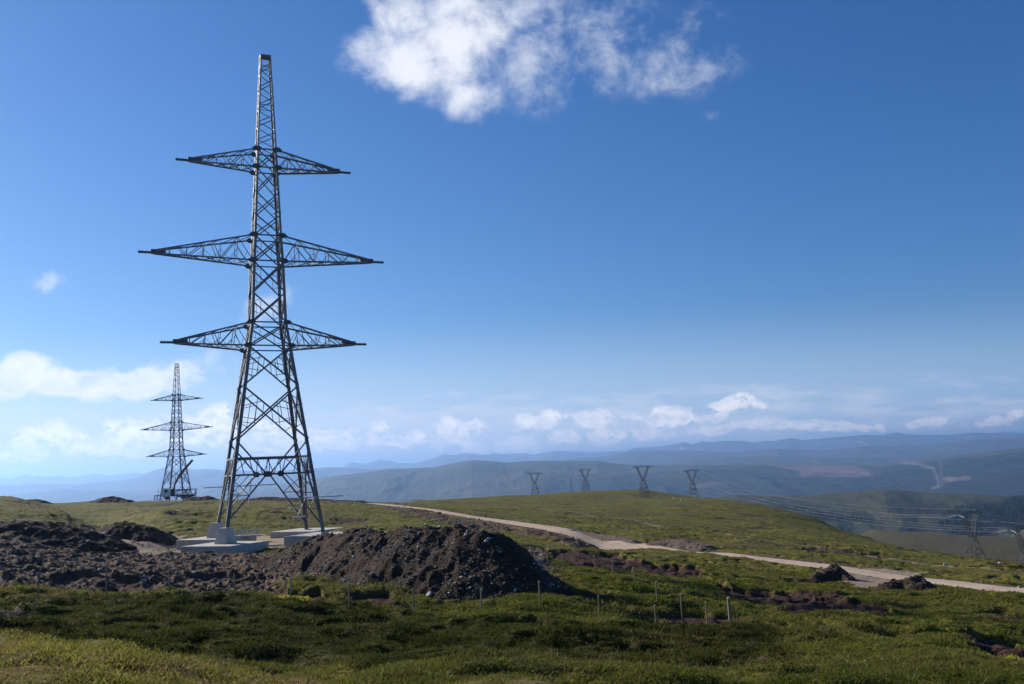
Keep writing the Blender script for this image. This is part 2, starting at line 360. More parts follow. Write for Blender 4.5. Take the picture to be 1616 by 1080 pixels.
def masks(x, y, z0):
    px, py = pix(x, y, z0)
    nz = fbm(x, y, 2.2, 4, 5)*9; nz2 = fbm(x, y, 3.1, 4, 9)*5
    qx, qy = px+nz*1.6, py+nz2
    near = (y > 40) & (y < 180)
    def U_(L, cond, soft=6):
        m = np.zeros(len(x))
        for p in L:
            a = np.array(p); b = (qx > a[:, 0].min()-30) & (qx < a[:, 0].max()+30) & (qy > a[:, 1].min()-20) & (qy < a[:, 1].max()+20) & cond
            if b.any(): m[b] = np.maximum(m[b], poly(qx[b], qy[b], p, soft))
        return m
    soil = U_(SOIL, (y > 46) & (y < 135)); verge = U_(VERGE, (y > 100) & (y < 330), 3)
    peat = U_(PEAT, (y > 24) & (y < 110)); tan = U_(TAN, (y > 60) & (y < 135)); yel = U_(YEL, (y > 20) & (y < 70), 4)
    darkband = U_(DARKBAND, (y > 13) & (y < 60), 14)
    soil = np.maximum(soil, verge); dry = U_(DRY, (y > 5) & (y < 14.5), 5)
    rd = np.full(len(x), 99.); m = (y > 60) & (y < 290) & (x > -60)
    rd[m] = seg_dist(x[m], y[m], [tuple(q) for q in ROAD])
    tr = np.full(len(x), 99.); m = (y > 100) & (y < 360) & (x > -10)
    tr[m] = seg_dist(x[m], y[m], [tuple(q) for q in TRACK])
    rn = fbm(x, y, 3.0, 3, 21)
    edge = (1-sstep(rd+rn*1.6, ROADW/2+.6, ROADW/2+2.6))*.9
    track = (1-sstep(tr+rn*.8, .6, 1.8))*.52
    return dict(soil=np.maximum(soil, edge), peat=peat, tan=np.maximum(tan, track), yellow=yel, darkband=darkband, dry=dry, rd=rd, verge=np.maximum(verge, edge))
def detail_h(x, y, M):
    """hummocks, hags and dug earth on top of the base height"""
    f1 = sstep(y, 5, 16)
    far = sstep(y, 120, 300)
    bil = lambda sc, sd: np.abs(vnoise(x/sc+.35*vnoise(x/sc*1.7, y/sc*1.7, sd+3), y/sc*1.25+.35*vnoise(x/sc*1.7+9, y/sc*1.7, sd+5), sd))
    n = .22*fbm(x, y*1.2, 5, 4, 1)+.62*np.sqrt(bil(2.3, 31)+.02)*(.6+.5*vnoise(x/9, y/9, 77))+.16*np.sqrt(bil(.9, 37)+.02)-.38
    n = n*(1+.35*M['darkband'])*(1+.5*sstep(y, 15, 35)*(1-sstep(y, 60, 90)))
    n = n*(1-.45*far)+(.8*fbm(x, y, 26, 3, 3)+.35*np.clip(fbm(x, y*1.6, 13, 3, 23), -.05, 1))*sstep(y, 60, 200)+sstep(y, 300, 900)*.7*fbm(x, y, 70, 4, 4)
    s = M['soil']*(1-.7*M['tan'])
    cn = 1-.5*sstep(y, 54, 70)
    clod = .62*cn*(ridged(x, y, 1.7, 5, 7)-.6)+.42*cn*np.clip(fbm(x, y*1.2, 3.0, 4, 14), -.2, 1)+.26*fbm(x, y, .7, 3, 8)
    n = n*(1-.6*s)+clod*s*1.15*(1-.55*sstep(y, 150, 260))
    hg = M['peat']; n = n-.40*sstep(hg, .3, .75)+.12*sstep(hg, .05, .3)*(1-sstep(hg, .3, .45))+.2*hg*fbm(x, y, 1.2, 3, 12)
    # sharp little peat edges scattered over the moor
    e = fbm(x, y*1.4, 9, 4, 41); hags = sstep(e, .33, .40)*(1-M['soil'])*sstep(y, 18, 30)*(1-sstep(y, 400, 600))
    n = n-.26*hags*(1-.3*far)
    M['hag'] = hags
    n = n*(.32+.68*f1)*(1-.6*M['tan'])
    flat = 1-sstep(M['rd'], ROADW/2+.3, ROADW/2+2.4)
    n = n*(1-flat)-.16*flat
    r = np.hypot(x-T1[0], y-T1[1]); n = n*(1-.75*(1-sstep(r, 9, 15)))
    return n

# grid in (x/y, log y)
rows = np.r_[np.geomspace(1.2, 8, 60, endpoint=False), np.geomspace(8, 140, 800, endpoint=False), np.geomspace(140, 900, 300, endpoint=False), np.geomspace(900, 2600, 50)]
cols = np.r_[np.linspace(-1.3, -.62, 60, endpoint=False), np.linspace(-.62, .62, 1050, endpoint=False), np.linspace(.62, 1.3, 60)]
GU, GD = np.meshgrid(cols, rows); X = (GU*GD).ravel(); Y = GD.ravel()
Z0 = base_h(X, Y)
MK = masks(X, Y, Z0)
Z = Z0+detail_h(X, Y, MK)
nc, nr = len(cols), len(rows)
idx = np.arange(nc*nr).reshape(nr, nc)
Fg = np.stack([idx[:-1, :-1], idx[:-1, 1:], idx[1:, 1:], idx[1:, :-1]], -1).reshape(-1, 4)
Zg = Z.reshape(nr, nc)
lr = np.log(rows)
def ground_z(x, y):
    """height of the built ground mesh"""
    x = np.asarray(x, float); y = np.asarray(y, float)
    u = np.clip(x/y, cols[0], cols[-1]-1e-6); v = np.clip(np.log(y), lr[0], lr[-1]-1e-6)
    j = np.clip(np.searchsorted(cols, u, 'right')-1, 0, nc-2); i = np.clip(np.searchsorted(lr, v, 'right')-1, 0, nr-2)
    fu = (u-cols[j])/(cols[j+1]-cols[j]); fv = (v-lr[i])/(lr[i+1]-lr[i])
    return Zg[i, j]*(1-fu)*(1-fv)+Zg[i, j+1]*fu*(1-fv)+Zg[i+1, j]*(1-fu)*fv+Zg[i+1, j+1]*fu*fv
def gz(x, y): return float(ground_z(np.array([x]), np.array([y]))[0])
def grid_val(arr, x, y):
    j = np.clip(np.searchsorted(cols, x/y)-1, 0, nc-2); i = np.clip(np.searchsorted(lr, np.log(y))-1, 0, nr-2)
    return arr.reshape(nr, nc)[i, j]

# ------------------------------------------------------------------ materials
def mat(name):
    m = bpy.data.materials.new(name); m.use_nodes = True; m.node_tree.nodes.clear()
    g = NT(m.node_tree); out = g.node('ShaderNodeOutputMaterial'); b = g.node('ShaderNodeBsdfPrincipled')
    g.l.new(b.outputs[0], out.inputs[0]); b.inputs['Roughness'].default_value = .9
    b.inputs['Specular IOR Level'].default_value = .06
    return m, g, b
def bump(g, b, h, dist, strength=1):
    n = g.node('ShaderNodeBump'); n.inputs['Strength'].default_value = strength; n.inputs['Distance'].default_value = dist
    g.l.new(h, n.inputs['Height']); g.l.new(n.outputs[0], b.inputs['Normal'])
def pos(g): return g.node('ShaderNodeNewGeometry').outputs['Position']
SOILD, SOILL = (.046, .029, .019), (.160, .104, .066)
def soil_color(g, p):
    a = g.noise(p, 1.1, 6, .7); b_ = g.noise(p, 5.0, 5, .7)
    cl = g.mix(g.rng(a, .35, .68), SOILD, SOILL)
    st = g.rng(b_, .62, .72); return g.mix(g.math('MULTIPLY', st, .6), cl, (.21, .19, .17))
mg, g, b = mat('moor_ground'); p = pos(g)
n_big = g.noise(p, .035, 5, .6); n_mid = g.noise(p, .35, 6, .65); n_fine = g.noise(p, 4.5, 6, .75); n_patch = g.noise(p, .11, 5, .7)
grass = g.mix(g.rng(n_mid, .3, .7), (.074, .080, .006), (.175, .166, .017))
grass = g.mix(g.rng(n_patch, .42, .62), grass, (.110, .092, .018))
stk = g.noise(g.vmath('MULTIPLY', p, (.06, .22, .3)), 1, 6, .7)
grass = g.mix(g.math('MULTIPLY', g.rng(stk, .49, .64), .65), grass, (.036, .032, .008))
stk2 = g.noise(g.vmath('MULTIPLY', p, (.16, .5, .5)), 1, 6, .7)
grass = g.mix(g.math('MULTIPLY', g.rng(stk2, .55, .66), .35), grass, (.030, .032, .008))
grass = g.mix(g.math('MULTIPLY', g.rng(n_big, .52, .66), .55), grass, (.090, .066, .034))
grass = g.mix(g.math('MULTIPLY', g.rng(n_fine, .45, .7), .6), grass, (.035, .036, .013))
grass = g.mix(g.math('MULTIPLY', g.rng(n_fine, .52, .30), .35), grass, (.15, .135, .035))
undergrowth = g.mix(g.rng(n_mid, .35, .65), (.012, .014, .003), (.034, .034, .008))  # darker ground colour used inside the band
undergrowth = g.mix(g.math('MULTIPLY', g.rng(n_fine, .5, .7), .6), undergrowth, (.014, .016, .007))
colr = g.mix(g.math('MULTIPLY', g.attr('darkband'), .75), grass, undergrowth)
colr = g.mix(g.math('MULTIPLY', g.attr('dry'), .7), colr, g.mix(g.rng(n_fine, .35, .65), (.10, .085, .025), (.20, .165, .075)))
colr = g.mix(g.math('MULTIPLY', g.attr('moor'), .85), colr, g.mix(n_patch, (.075, .052, .030), (.060, .056, .024)))
pt = g.mix(g.rng(n_fine, .3, .7), (.028, .016, .012), (.085, .048, .036))
colr = g.mix(g.attr('hag'), colr, pt)
colr = g.mix(g.rng(g.attr('peat'), .3, .6), colr, pt)
colr = g.mix(g.rng(g.math('ADD', g.attr('soil'), g.math('MULTIPLY', g.math('SUBTRACT', g.noise(p, 2.2, 5, .7), .5), .9)), .35, .6), colr, soil_color(g, p))
tanc = g.mix(g.rng(n_fine, .3, .7), (.22, .16, .11), (.36, .28, .20))
colr = g.mix(g.rng(g.math('ADD', g.attr('tan'), g.math('MULTIPLY', g.math('SUBTRACT', g.noise(p, 2.2, 5, .7), .5), .6)), .35, .65), colr, tanc)
colr = g.mix(g.math('MULTIPLY', g.attr('yellow'), g.rng(n_fine, .35, .6)), colr, (.30, .26, .03))
g.l.new(colr, b.inputs['Base Color'])
bump(g, b, g.math('ADD', g.math('MULTIPLY', n_fine, .12), g.math('MULTIPLY', g.noise(p, 1.2, 5, .7), .25)), 1.0, .8)
moor = sstep(Y, 500, 800)*sstep(GU.ravel(), .25, .36)
me = mesh_np('moorland', np.c_[X, Y, Z], Fg, dict(soil=MK['soil'], peat=MK['peat'], tan=MK['tan'], yellow=MK['yellow'], darkband=MK['darkband'], hag=MK['hag'], moor=moor, dry=MK['dry']))
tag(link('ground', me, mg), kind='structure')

# road ribbon
mr, g, b = mat('gravel_road'); p = pos(g)
n1_ = g.noise(p, .5, 5, .6); n2_ = g.noise(p, 9, 4, .7)
at = g.attr('across')
rc = g.mix(g.rng(n1_, .3, .7), (.38, .275, .19), (.54, .41, .30)); rc = g.mix(g.math('MULTIPLY', g.rng(n2_, .5, .75), .5), rc, (.19, .16, .13))
ruts = g.math('MULTIPLY', g.rng(g.math('ABSOLUTE', g.math('SUBTRACT', g.math('ABSOLUTE', at), .42)), .0, .2, 1, 0), .4)
rc = g.mix(ruts, rc, (.50, .42, .33)); g.l.new(rc, b.inputs['Base Color']); bump(g, b, n2_, .05)
tg = np.gradient(ROAD, axis=0); tg /= np.linalg.norm(tg, axis=1)[:, None]; nm = np.c_[-tg[:, 1], tg[:, 0]]
ks = np.linspace(-1, 1, 9); rv = []; ra = []
zc = base_h(ROAD[:, 0], ROAD[:, 1])
for i in range(len(ROAD)):
    dpx = abs(ROAD[i][0]/ROAD[i][1]*F+808-965); wmul = 1+.75*math.exp(-(dpx/60)**2)
    wob = .25*vnoise(np.array([i*.21]), np.array([.5]), 3)[0]
    for k in ks:
        q = ROAD[i]+nm[i]*k*(ROADW/2*wmul+wob*abs(k))
        rv.append((q[0], q[1], 0)); ra.append(k)
rv = np.array(rv); ra = np.array(ra); rz = base_h(rv[:, 0], rv[:, 1])
rv[:, 2] = rz-.02-.10*ra**4+.03*vnoise(rv[:, 0]*.8, rv[:, 1]*.8, 4)
ii = np.arange(len(rv)).reshape(-1, 9); rf = np.stack([ii[:-1, :-1], ii[:-1, 1:], ii[1:, 1:], ii[1:, :-1]], -1).reshape(-1, 4)
tag(link('road', mesh_np('road', rv, rf, dict(across=ra)), mr), kind='structure')

# ------------------------------------------------------------------ far country: glen, hills and mountains as one relief
def lay_pts(L): return np.array([((a-808)/F, -(b_-yh(a))/F) for a, b_ in L])
LAYERS = [  # D, crest line, profile widths in ln D (front, back), base z, roughness
 (33000, .42, .2, [(-500,752),(0,754),(15,754),(36,749),(53,752),(59,750.5),(72,752),(89,750.5),(104,753),(124,751),(146,747),(168,750.5),(188,747),(210,746),(240,748),(300,750),(400,748),(480,744),(537,736),(549,729),(559,731),(574,731),(593,726),(609,727),(624,731),(648,731),(673,724.5),(693,717),(713,718),(730,714.6),(757,718),(775,715),(785,717),(817,715),(834,718),(871,711.4),(900,713),(927,714),(984,711),(994,707),(1011,706),(1039,704),(1071,698),(1083,701.6),(1100,697),(1118,698),(1130,696),(1162,695),(1180,699),(1199,696),(1212,696.6),(1239,691),(1256,694.7),(1276,693),(1300,691),(1327,689),(1354,686.7),(1381,687.6),(1390,685),(1406,683),(1418,686),(1445,686.7),(1488,686.7),(1522,683),(1549,684),(1585,682),(1616,684),(2100,670)], 60),
 (20000, .30, .2, [(-500,790),(-100,775),(0,766),(60,763),(120,764),(173,759),(210,754),(224,748.5),(238,742),(256,737.7),(287,738),(302,741),(322,740),(351,742),(420,743),(460,741),(500,738),(517,737),(536,738),(594,741),(700,743),(800,738),(900,724),(942,721),(962,717.5),(986,712),(1029,711),(1098,711.5),(1135,714),(1185,710),(1217,708),(1259,709.5),(1284,711),(1318,708.7),(1350,705),(1386,703.7),(1442,703.5),(1476,700),(1522,694),(1567,691),(1616,689.5),(2100,680)], 40),
 (15000, .25, .15, [(-500,800),(0,782),(100,772),(200,775),(300,766),(360,762),(430,760),(520,757),(600,765),(700,770),(900,760),(1050,730),(1140,722),(1200,719),(1300,722),(1400,722),(1500,716),(2100,710)], 30),
 (10500, .50, .2, [(-500,810),(0,795),(300,785),(430,770),(500,754),(535,749),(569,745.6),(604,740),(638,739),(678,737),(698,732.5),(720,728.5),(737,726),(762,727),(792,730),(822,727.5),(846,727),(900,727),(932,727),(949,729.5),(979,733),(1000,733.5),(1115,733.5),(1239,733),(1300,732.5),(1340,733),(1377,735),(1408,730.7),(1454,724.6),(1499,718),(1567,710),(1616,706),(2100,690)], 22),
 (3400, .30, .15, [(-500,860),(0,850),(500,815),(600,797),(622,792),(640,788),(652,786.5),(672,788),(690,792),(730,806),(900,815),(1000,803),(1090,787),(1123,782),(1147,779),(1185,781),(1222,782),(1250,781),(1295,777),(1347,773),(1377,770.5),(1397,771.4),(1431,775),(1476,775.5),(1517,776.6),(1556,780),(1590,784),(1616,787),(2100,800)], 7),
 (2300, .14, .10, [(-500,900),(1000,900),(1400,880),(1500,866),(1545,850),(1565,842),(1590,829),(1616,824),(1700,815),(2100,800)], 3)]
fr = np.geomspace(1250, 42000, 620); fc = np.linspace(-.95, .95, 1300)
FU, FD = np.meshgrid(fc, fr); FX = FU*FD; FY = FD
lnD = np.log(FD); zb = np.interp(lnD, np.log([1250, 2000, 3000, 5000, 8000, 42000]), [-560, -430, -330, -345, -360, -380])
zf = zb+12*fbm(FX, FY, 900, 4, 60); lay_id = np.zeros(FU.shape)
for li, (Dc, wf, wb_, pts, rg) in enumerate(LAYERS):
    q = lay_pts(pts); crest = np.interp(FU, q[:, 0], q[:, 1])*Dc
    wav = .05*fbm(FX, FX*0, Dc*.08, 3, 70+li)
    t = lnD-math.log(Dc)-wav*wf
    prof = np.where(t < 0, np.clip(1+t/wf, 0, 1), np.clip(1-t/wb_, 0, 1)); prof = prof*prof*(3-2*prof)*.45+prof*.55
    spur = 1-(1-ridged(FX, FY*.45, Dc*.045, 5, 80+li))*1.0
    below = 1-prof
    env = np.clip(below*4, 0, 1)*np.clip(prof*3, 0, 1)
    z = zb+(crest-zb)*prof+env*(spur-.62)*rg*4.2
    z = z+fbm(FX, FY*.5, Dc*.012, 4, 90+li)*rg*.08
    lay_id = np.where(z > zf, li+1, lay_id); zf = np.maximum(zf, z)
fpx, fpy = pix(FX.ravel(), FY.ravel(), zf.ravel())
li_f = lay_id.ravel(); fx_, fy_ = FX.ravel(), FY.ravel()
wx = fpx+fbm(fx_, fy_, 260, 4, 101)*10; wy = fpy+fbm(fx_, fy_, 260, 4, 105)*3.0
def fpoly(pts, cond, soft=4): 
    m = np.zeros(len(wx)); a = np.array(pts); bb = cond & (wx > a[:, 0].min()-10) & (wx < a[:, 0].max()+10)
    m[bb] = poly(wx[bb], wy[bb], pts, soft); return m
isC = (li_f >= 3) & (FY.ravel() > 4200)
forest = fpoly([(860,752),(960,748),(1060,745),(1120,738),(1240,735),(1262,741),(1262,754),(1385,755),(1400,736),(1460,730),(1520,724),(1620,712),(1900,700),(1900,810),(1000,812),(860,800)], isC, 5)
clear = fpoly([(1215,734),(1345,735),(1372,742),(1388,750),(1350,753),(1265,751),(1262,744)], isC, 3)
clear = np.maximum(clear, fpoly([(1488,752),(1530,751),(1534,757),(1490,763)], isC, 2))
clear = np.maximum(clear, fpoly([(1090,770),(1120,760),(1150,762),(1105,772)], isC, 2)*.6)
trk = np.zeros(len(wx)); bb = isC & (wx > 1380) & (wx < 1520)
trk[bb] = 1-sstep(seg_dist(fpx[bb]+(wx[bb]-fpx[bb])*.3, fpy[bb]*1.0, [(1425,731),(1450,733),(1472,739),(1476,748),(1480,757),(1482,768),(1470,771)]), 1.0, 3.2)
trk = np.maximum(trk, np.where(isC, 1-sstep(seg_dist(fpx, fpy, [(1484,731),(1486,752),(1488,766)]), 1.5, 4), 0)*.35)
isD = (FY.ravel() < 4200)
woodD = np.maximum.reduce([fpoly([(1490,812),(1510,800),(1555,800),(1600,788),(1700,780),(1700,815),(1600,822),(1555,838),(1540,850),(1490,848)], isD, 5),
        fpoly([(1200,800),(1250,797),(1300,806),(1380,812),(1370,826),(1290,820),(1220,808)], isD, 6)*.6])
trD = np.zeros(len(wx)); trD[isD] = 1-sstep(np.minimum(seg_dist(fpx[isD], fpy[isD], [(1180,793),(1205,788),(1212,784)]), seg_dist(fpx[isD], fpy[isD], [(1332,832),(1352,825),(1380,820)])), .2, 1.1)
patch = fbm(fx_, fy_, 900, 5, 120)
mf, g, b = mat('far_hills'); p = pos(g)
nb = g.noise(p, .0009, 6, .65); nf = g.noise(p, .006, 6, .7)
hc = g.mix(g.rng(nb, .35, .65), (.038, .046, .016), (.085, .076, .038)); hc = g.mix(g.math('MULTIPLY', g.rng(nf, .45, .7), .5), hc, (.040, .046, .020))
fo = g.mix(g.rng(nf, .3, .7), (.010, .018, .010), (.028, .038, .018))
hc = g.mix(g.attr('forest'), hc, fo)
hc = g.mix(g.math('MULTIPLY', g.attr('clearing'), .9), hc, g.mix(g.rng(nf, .3, .7), (.13, .095, .080), (.19, .145, .12)))
hc = g.mix(g.math('MULTIPLY', g.attr('track'), .5), hc, (.24, .21, .18))
hc = g.mix(g.attr('snow'), hc, (.7, .7, .72))
g.l.new(hc, b.inputs['Base Color']); bump(g, b, nf, 12, 1)
snow = np.where((li_f == 1), sstep(ridged(fx_, fy_*.6, 900, 4, 130), .83, .87)*sstep(zf.ravel(), 150, 330)*.5, 0)
ix = np.arange(FU.size).reshape(FU.shape)
ff = np.stack([ix[:-1, :-1], ix[:-1, 1:], ix[1:, 1:], ix[1:, :-1]], -1).reshape(-1, 4)
tag(link('hills', mesh_np('hills', np.c_[fx_, fy_, zf.ravel()], ff, dict(forest=np.maximum(forest*(1-clear), woodD*.8), clearing=clear, track=np.maximum(trk, trD), snow=snow)), mf), kind='structure')

# conifers of the far woods, one mass
def cones(px_, D_, n, h0, h1, name, mm, mask):
    sel = np.where(mask)[0]
    if not len(sel): return
    s = RNG.choice(sel, n); jx = RNG.normal(0, 7, n); jy = RNG.normal(0, 14, n)
    h = RNG.uniform(h0, h1, n); cx, cy, cz_ = fx_[s]+jx, fy_[s]+jy, zf.ravel()[s]-1.5
    k = 6; ang = np.arange(k)*2*math.pi/k; V_ = []; 
    ring = np.stack([cx[:, None]+np.cos(ang)*h[:, None]*.24, cy[:, None]+np.sin(ang)*h[:, None]*.24, np.repeat(cz_[:, None]+h[:, None]*.1, k, 1)], -1)
    apex = np.stack([cx, cy, cz_+h], -1)[:, None]; V_ = np.concatenate([ring, apex], 1).reshape(-1, 3)
    base = np.arange(n)[:, None, None]*(k+1); tri = np.array([(i, (i+1) % k, k) for i in range(k)])[None]
    tag(link(name, mesh_np(name, V_, (base+tri).reshape(-1, 3), smooth=False), mm), kind='stuff', label='dark conifer wood filling the gullies of the far green hill', cat='wood')
mw, g, b = mat('conifer'); g.l.new(g.mix(g.noise(pos(g), .05, 3), (.012, .022, .010), (.035, .048, .020)), b.inputs['Base Color'])
cones(0, 0, 9000, 9, 17, 'conifer_wood', mw, (woodD > .55) & (fy_ < 4200))

# ------------------------------------------------------------------ loose stones and grass: uncountable stuff
def stones_mesh(name, pts, size, cols_):
    """irregular faceted stones"""
    n = len(pts); t = (1+5**.5)/2
    ico = np.array([(-1, t, 0), (1, t, 0), (-1, -t, 0), (1, -t, 0), (0, -1, t), (0, 1, t), (0, -1, -t), (0, 1, -t), (t, 0, -1), (t, 0, 1), (-t, 0, -1), (-t, 0, 1)])/2**.5/1.345
    fi = np.array([(0,11,5),(0,5,1),(0,1,7),(0,7,10),(0,10,11),(1,5,9),(5,11,4),(11,10,2),(10,7,6),(7,1,8),(3,9,4),(3,4,2),(3,2,6),(3,6,8),(3,8,9),(4,9,5),(2,4,11),(6,2,10),(8,6,7),(9,8,1)])
    v = np.repeat(ico[None], n, 0)*RNG.uniform(.62, 1.25, (n, 12, 1))
    v = v*np.stack([RNG.uniform(.7, 1.3, n), RNG.uniform(.6, 1.1, n), RNG.uniform(.4, .9, n)], -1)[:, None]
    a = RNG.uniform(0, 6.28, n); ca, sa = np.cos(a)[:, None], np.sin(a)[:, None]
    v = np.stack([v[..., 0]*ca-v[..., 1]*sa, v[..., 0]*sa+v[..., 1]*ca, v[..., 2]], -1)*size[:, None, None]+pts[:, None]
    f = fi[None]+np.arange(n)[:, None, None]*12
    return mesh_np(name, v.reshape(-1, 3), f.reshape(-1, 3), dict(Col=np.repeat(cols_, 12, 0)), smooth=False)
mst, g, b = mat('stone'); p = pos(g)
sc_ = g.mix(g.math('MULTIPLY', g.noise(p, 9, 5, .7), .7), g.attr('Col', 'Color'), (.05, .045, .04)); g.l.new(sc_, b.inputs['Base Color']); b.inputs['Roughness'].default_value = .8
def stone_cols(n, bright=.25):
    k = RNG.uniform(0, 1, n); base = np.stack([np.interp(k, [0, .6, 1], [.07, .17, .34]), np.interp(k, [0, .6, 1], [.050, .132, .30]), np.interp(k, [0, .6, 1], [.036, .100, .25])], -1)
    w_ = RNG.uniform(0, 1, n) < bright*.5; base[w_] = RNG.uniform(.40, .62, (w_.sum(), 1))*np.array([1, .98, .96]); return base
# candidate positions spread evenly over the picture area of ground
def scatter(n, d0, d1, fn, pw=1.0):
    u = RNG.uniform(-.6, .6, n); D = np.exp(RNG.uniform(math.log(d0), math.log(d1), n)); x = u*D
    k = fn(x, D); s = RNG.uniform(0, 1, n) < k; return x[s], D[s]
SOILF = lambda x, y: np.clip(grid_val(MK['soil'], x, y)*1.2-.3, 0, 1)*(1-grid_val(MK['tan'], x, y)*.75)*(1-np.exp(-(np.maximum(grid_val(MK['rd'], x, y)-1.9, 0)**2)))
sx, sy = scatter(110000, 48, 300, SOILF)
ssz = RNG.lognormal(math.log(.055), .5, len(sx))*(.7+sy/150)
ssz = np.minimum(ssz, .3)
tag(link('loose_stones', stones_mesh('loose_stones', np.c_[sx, sy, ground_z(sx, sy)+ssz*.1], ssz, stone_cols(len(sx))), mst), kind='stuff', label='loose stones strewn over dug earth and along the road verge', cat='stones')

mgr, g, b = mat('grass_blades'); g.l.new(g.attr('Col', 'Color'), b.inputs['Base Color']); b.inputs['Roughness'].default_value = .75
_tr = g.node('ShaderNodeBsdfTranslucent'); g.l.new(g.attr('Col', 'Color'), _tr.inputs[0]); _mx = g.node('ShaderNodeMixShader'); _mx.inputs[0].default_value = .45
g.l.new(b.outputs[0], _mx.inputs[1]); g.l.new(_tr.outputs[0], _mx.inputs[2]); g.l.new(_mx.outputs[0], [q for q in g.n if q.type == 'OUTPUT_MATERIAL'][0].inputs[0])
b.inputs['Transmission Weight'].default_value = 0
gn = 260000
x = RNG.uniform(-.62, .62, gn); D = np.exp(RNG.uniform(math.log(6.5), math.log(100), gn)); x = x*D
keep = (grid_val(MK['soil'], x, D) < .45+.2*RNG.uniform(-1, 1, gn)) & (grid_val(MK['peat'], x, D) < .4) & (grid_val(MK['tan'], x, D) < .4) & (grid_val(MK['rd'], x, D) > ROADW/2+.8) & (grid_val(MK['hag'], x, D) < .6)
dens = fbm(x, D, 1.3, 3, 201); keep &= (dens > -.62)
x, D = x[keep], D[keep]; n = len(x); z = ground_z(x, D)-.02
ht = grid_val(MK['darkband'], x, D)
kb = 8
hh = (.045+.075*np.clip(fbm(x, D, 1.6, 3, 203)+.3, 0, 1))*RNG.uniform(.6, 1.5, n)*(.75+.9*sstep(D, 10, 50))
k1 = fbm(x, D, 2.4, 4, 205)+RNG.normal(0, .22, n); k2 = fbm(x, D, 7, 4, 207)
gA, gB, gC, gD_ = np.array([.058, .076, .010]), np.array([.130, .140, .022]), np.array([.185, .155, .055]), np.array([.085, .055, .030])
tcol = gA+(gB-gA)*np.clip(k1*.9+.5, 0, 1)[:, None]
straw = np.clip((k2+RNG.normal(0, .25, n)-.12)*2.2, 0, 1)[:, None]; tcol = tcol*(1-straw*.75)+gC*straw*.75
br = (RNG.uniform(0, 1, n) < .10)[:, None]; tcol = np.where(br, gD_, tcol)
hcol = np.array([.012, .017, .003])+(np.array([.050, .052, .010])-np.array([.012, .017, .003]))*np.clip(k1*.8+.4, 0, 1)[:, None]  # darker tuft colour for the same band
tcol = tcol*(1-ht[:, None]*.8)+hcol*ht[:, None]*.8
dy_ = grid_val(MK['dry'], x, D); bp = (sstep(fbm(x, D, .9, 3, 211), .02, .3)*dy_)[:, None]; tcol = tcol*(1+dy_[:, None]*np.array([.45, .30, .4]))*(1-bp*.8)+np.array([.20, .135, .065])*bp*.8; hh = hh*(1-.45*dy_); ru = (RNG.uniform(0, 1, n) < .03)*(fbm(x, D, 5, 3, 213) > .05)*(1-dy_); hh = hh*(1+.8*ru*RNG.uniform(.3, 1.5, n)); tcol = np.where(ru[:, None] > .5, np.array([.12, .105, .04]), tcol)
yl = grid_val(MK['yellow'], x, D)[:, None]; tcol = tcol*(1-yl)+np.array([.36, .32, .04])*yl
bx = np.repeat(x, kb)+RNG.normal(0, .09, n*kb)*np.repeat(1+D/60, kb); by = np.repeat(D, kb)+RNG.normal(0, .09, n*kb)*np.repeat(1+D/60, kb); bz = np.repeat(z, kb)
bh = np.repeat(hh, kb)*RNG.uniform(.5, 1.2, n*kb); a = RNG.uniform(0, 6.28, n*kb); wd = np.repeat(.004+.00055*D, kb)*RNG.uniform(.7, 1.4, n*kb)
lean = RNG.uniform(.3, 1.6, n*kb)*bh; la = RNG.uniform(0, 6.28, n*kb)
v0 = np.stack([bx-np.cos(a)*wd, by-np.sin(a)*wd, bz], -1); v1 = np.stack([bx+np.cos(a)*wd, by+np.sin(a)*wd, bz], -1)
v2 = np.stack([bx+np.cos(la)*lean, by+np.sin(la)*lean*.6, bz+bh], -1)
gv = np.stack([v0, v1, v2], 1).reshape(-1, 3); gc = np.repeat(np.repeat(tcol, kb, 0)*RNG.uniform(.75, 1.3, (n*kb, 1)), 3, 0)
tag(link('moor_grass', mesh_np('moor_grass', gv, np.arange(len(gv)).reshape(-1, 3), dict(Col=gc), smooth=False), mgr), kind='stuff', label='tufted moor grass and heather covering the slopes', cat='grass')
# white bog-cotton flecks
fx, fy = scatter(1500, 9, 60, lambda x, y: (fbm(x, y, 4, 3, 230) > .15)*(1-grid_val(MK['soil'], x, y))*.5)
fz = ground_z(fx, fy)+.16
mfl, g, b = mat('bog_cotton'); b.inputs['Base Color'].default_value = (.75, .75, .72, 1)
s_ = np.full(len(fx), .006)+fy*.00022
tag(link('bog_cotton', stones_mesh('bog_cotton', np.c_[fx, fy, fz], s_, np.full((len(fx), 3), .7)), mfl), kind='stuff', label='tiny white bog cotton heads dotted through the grass', cat='flowers')

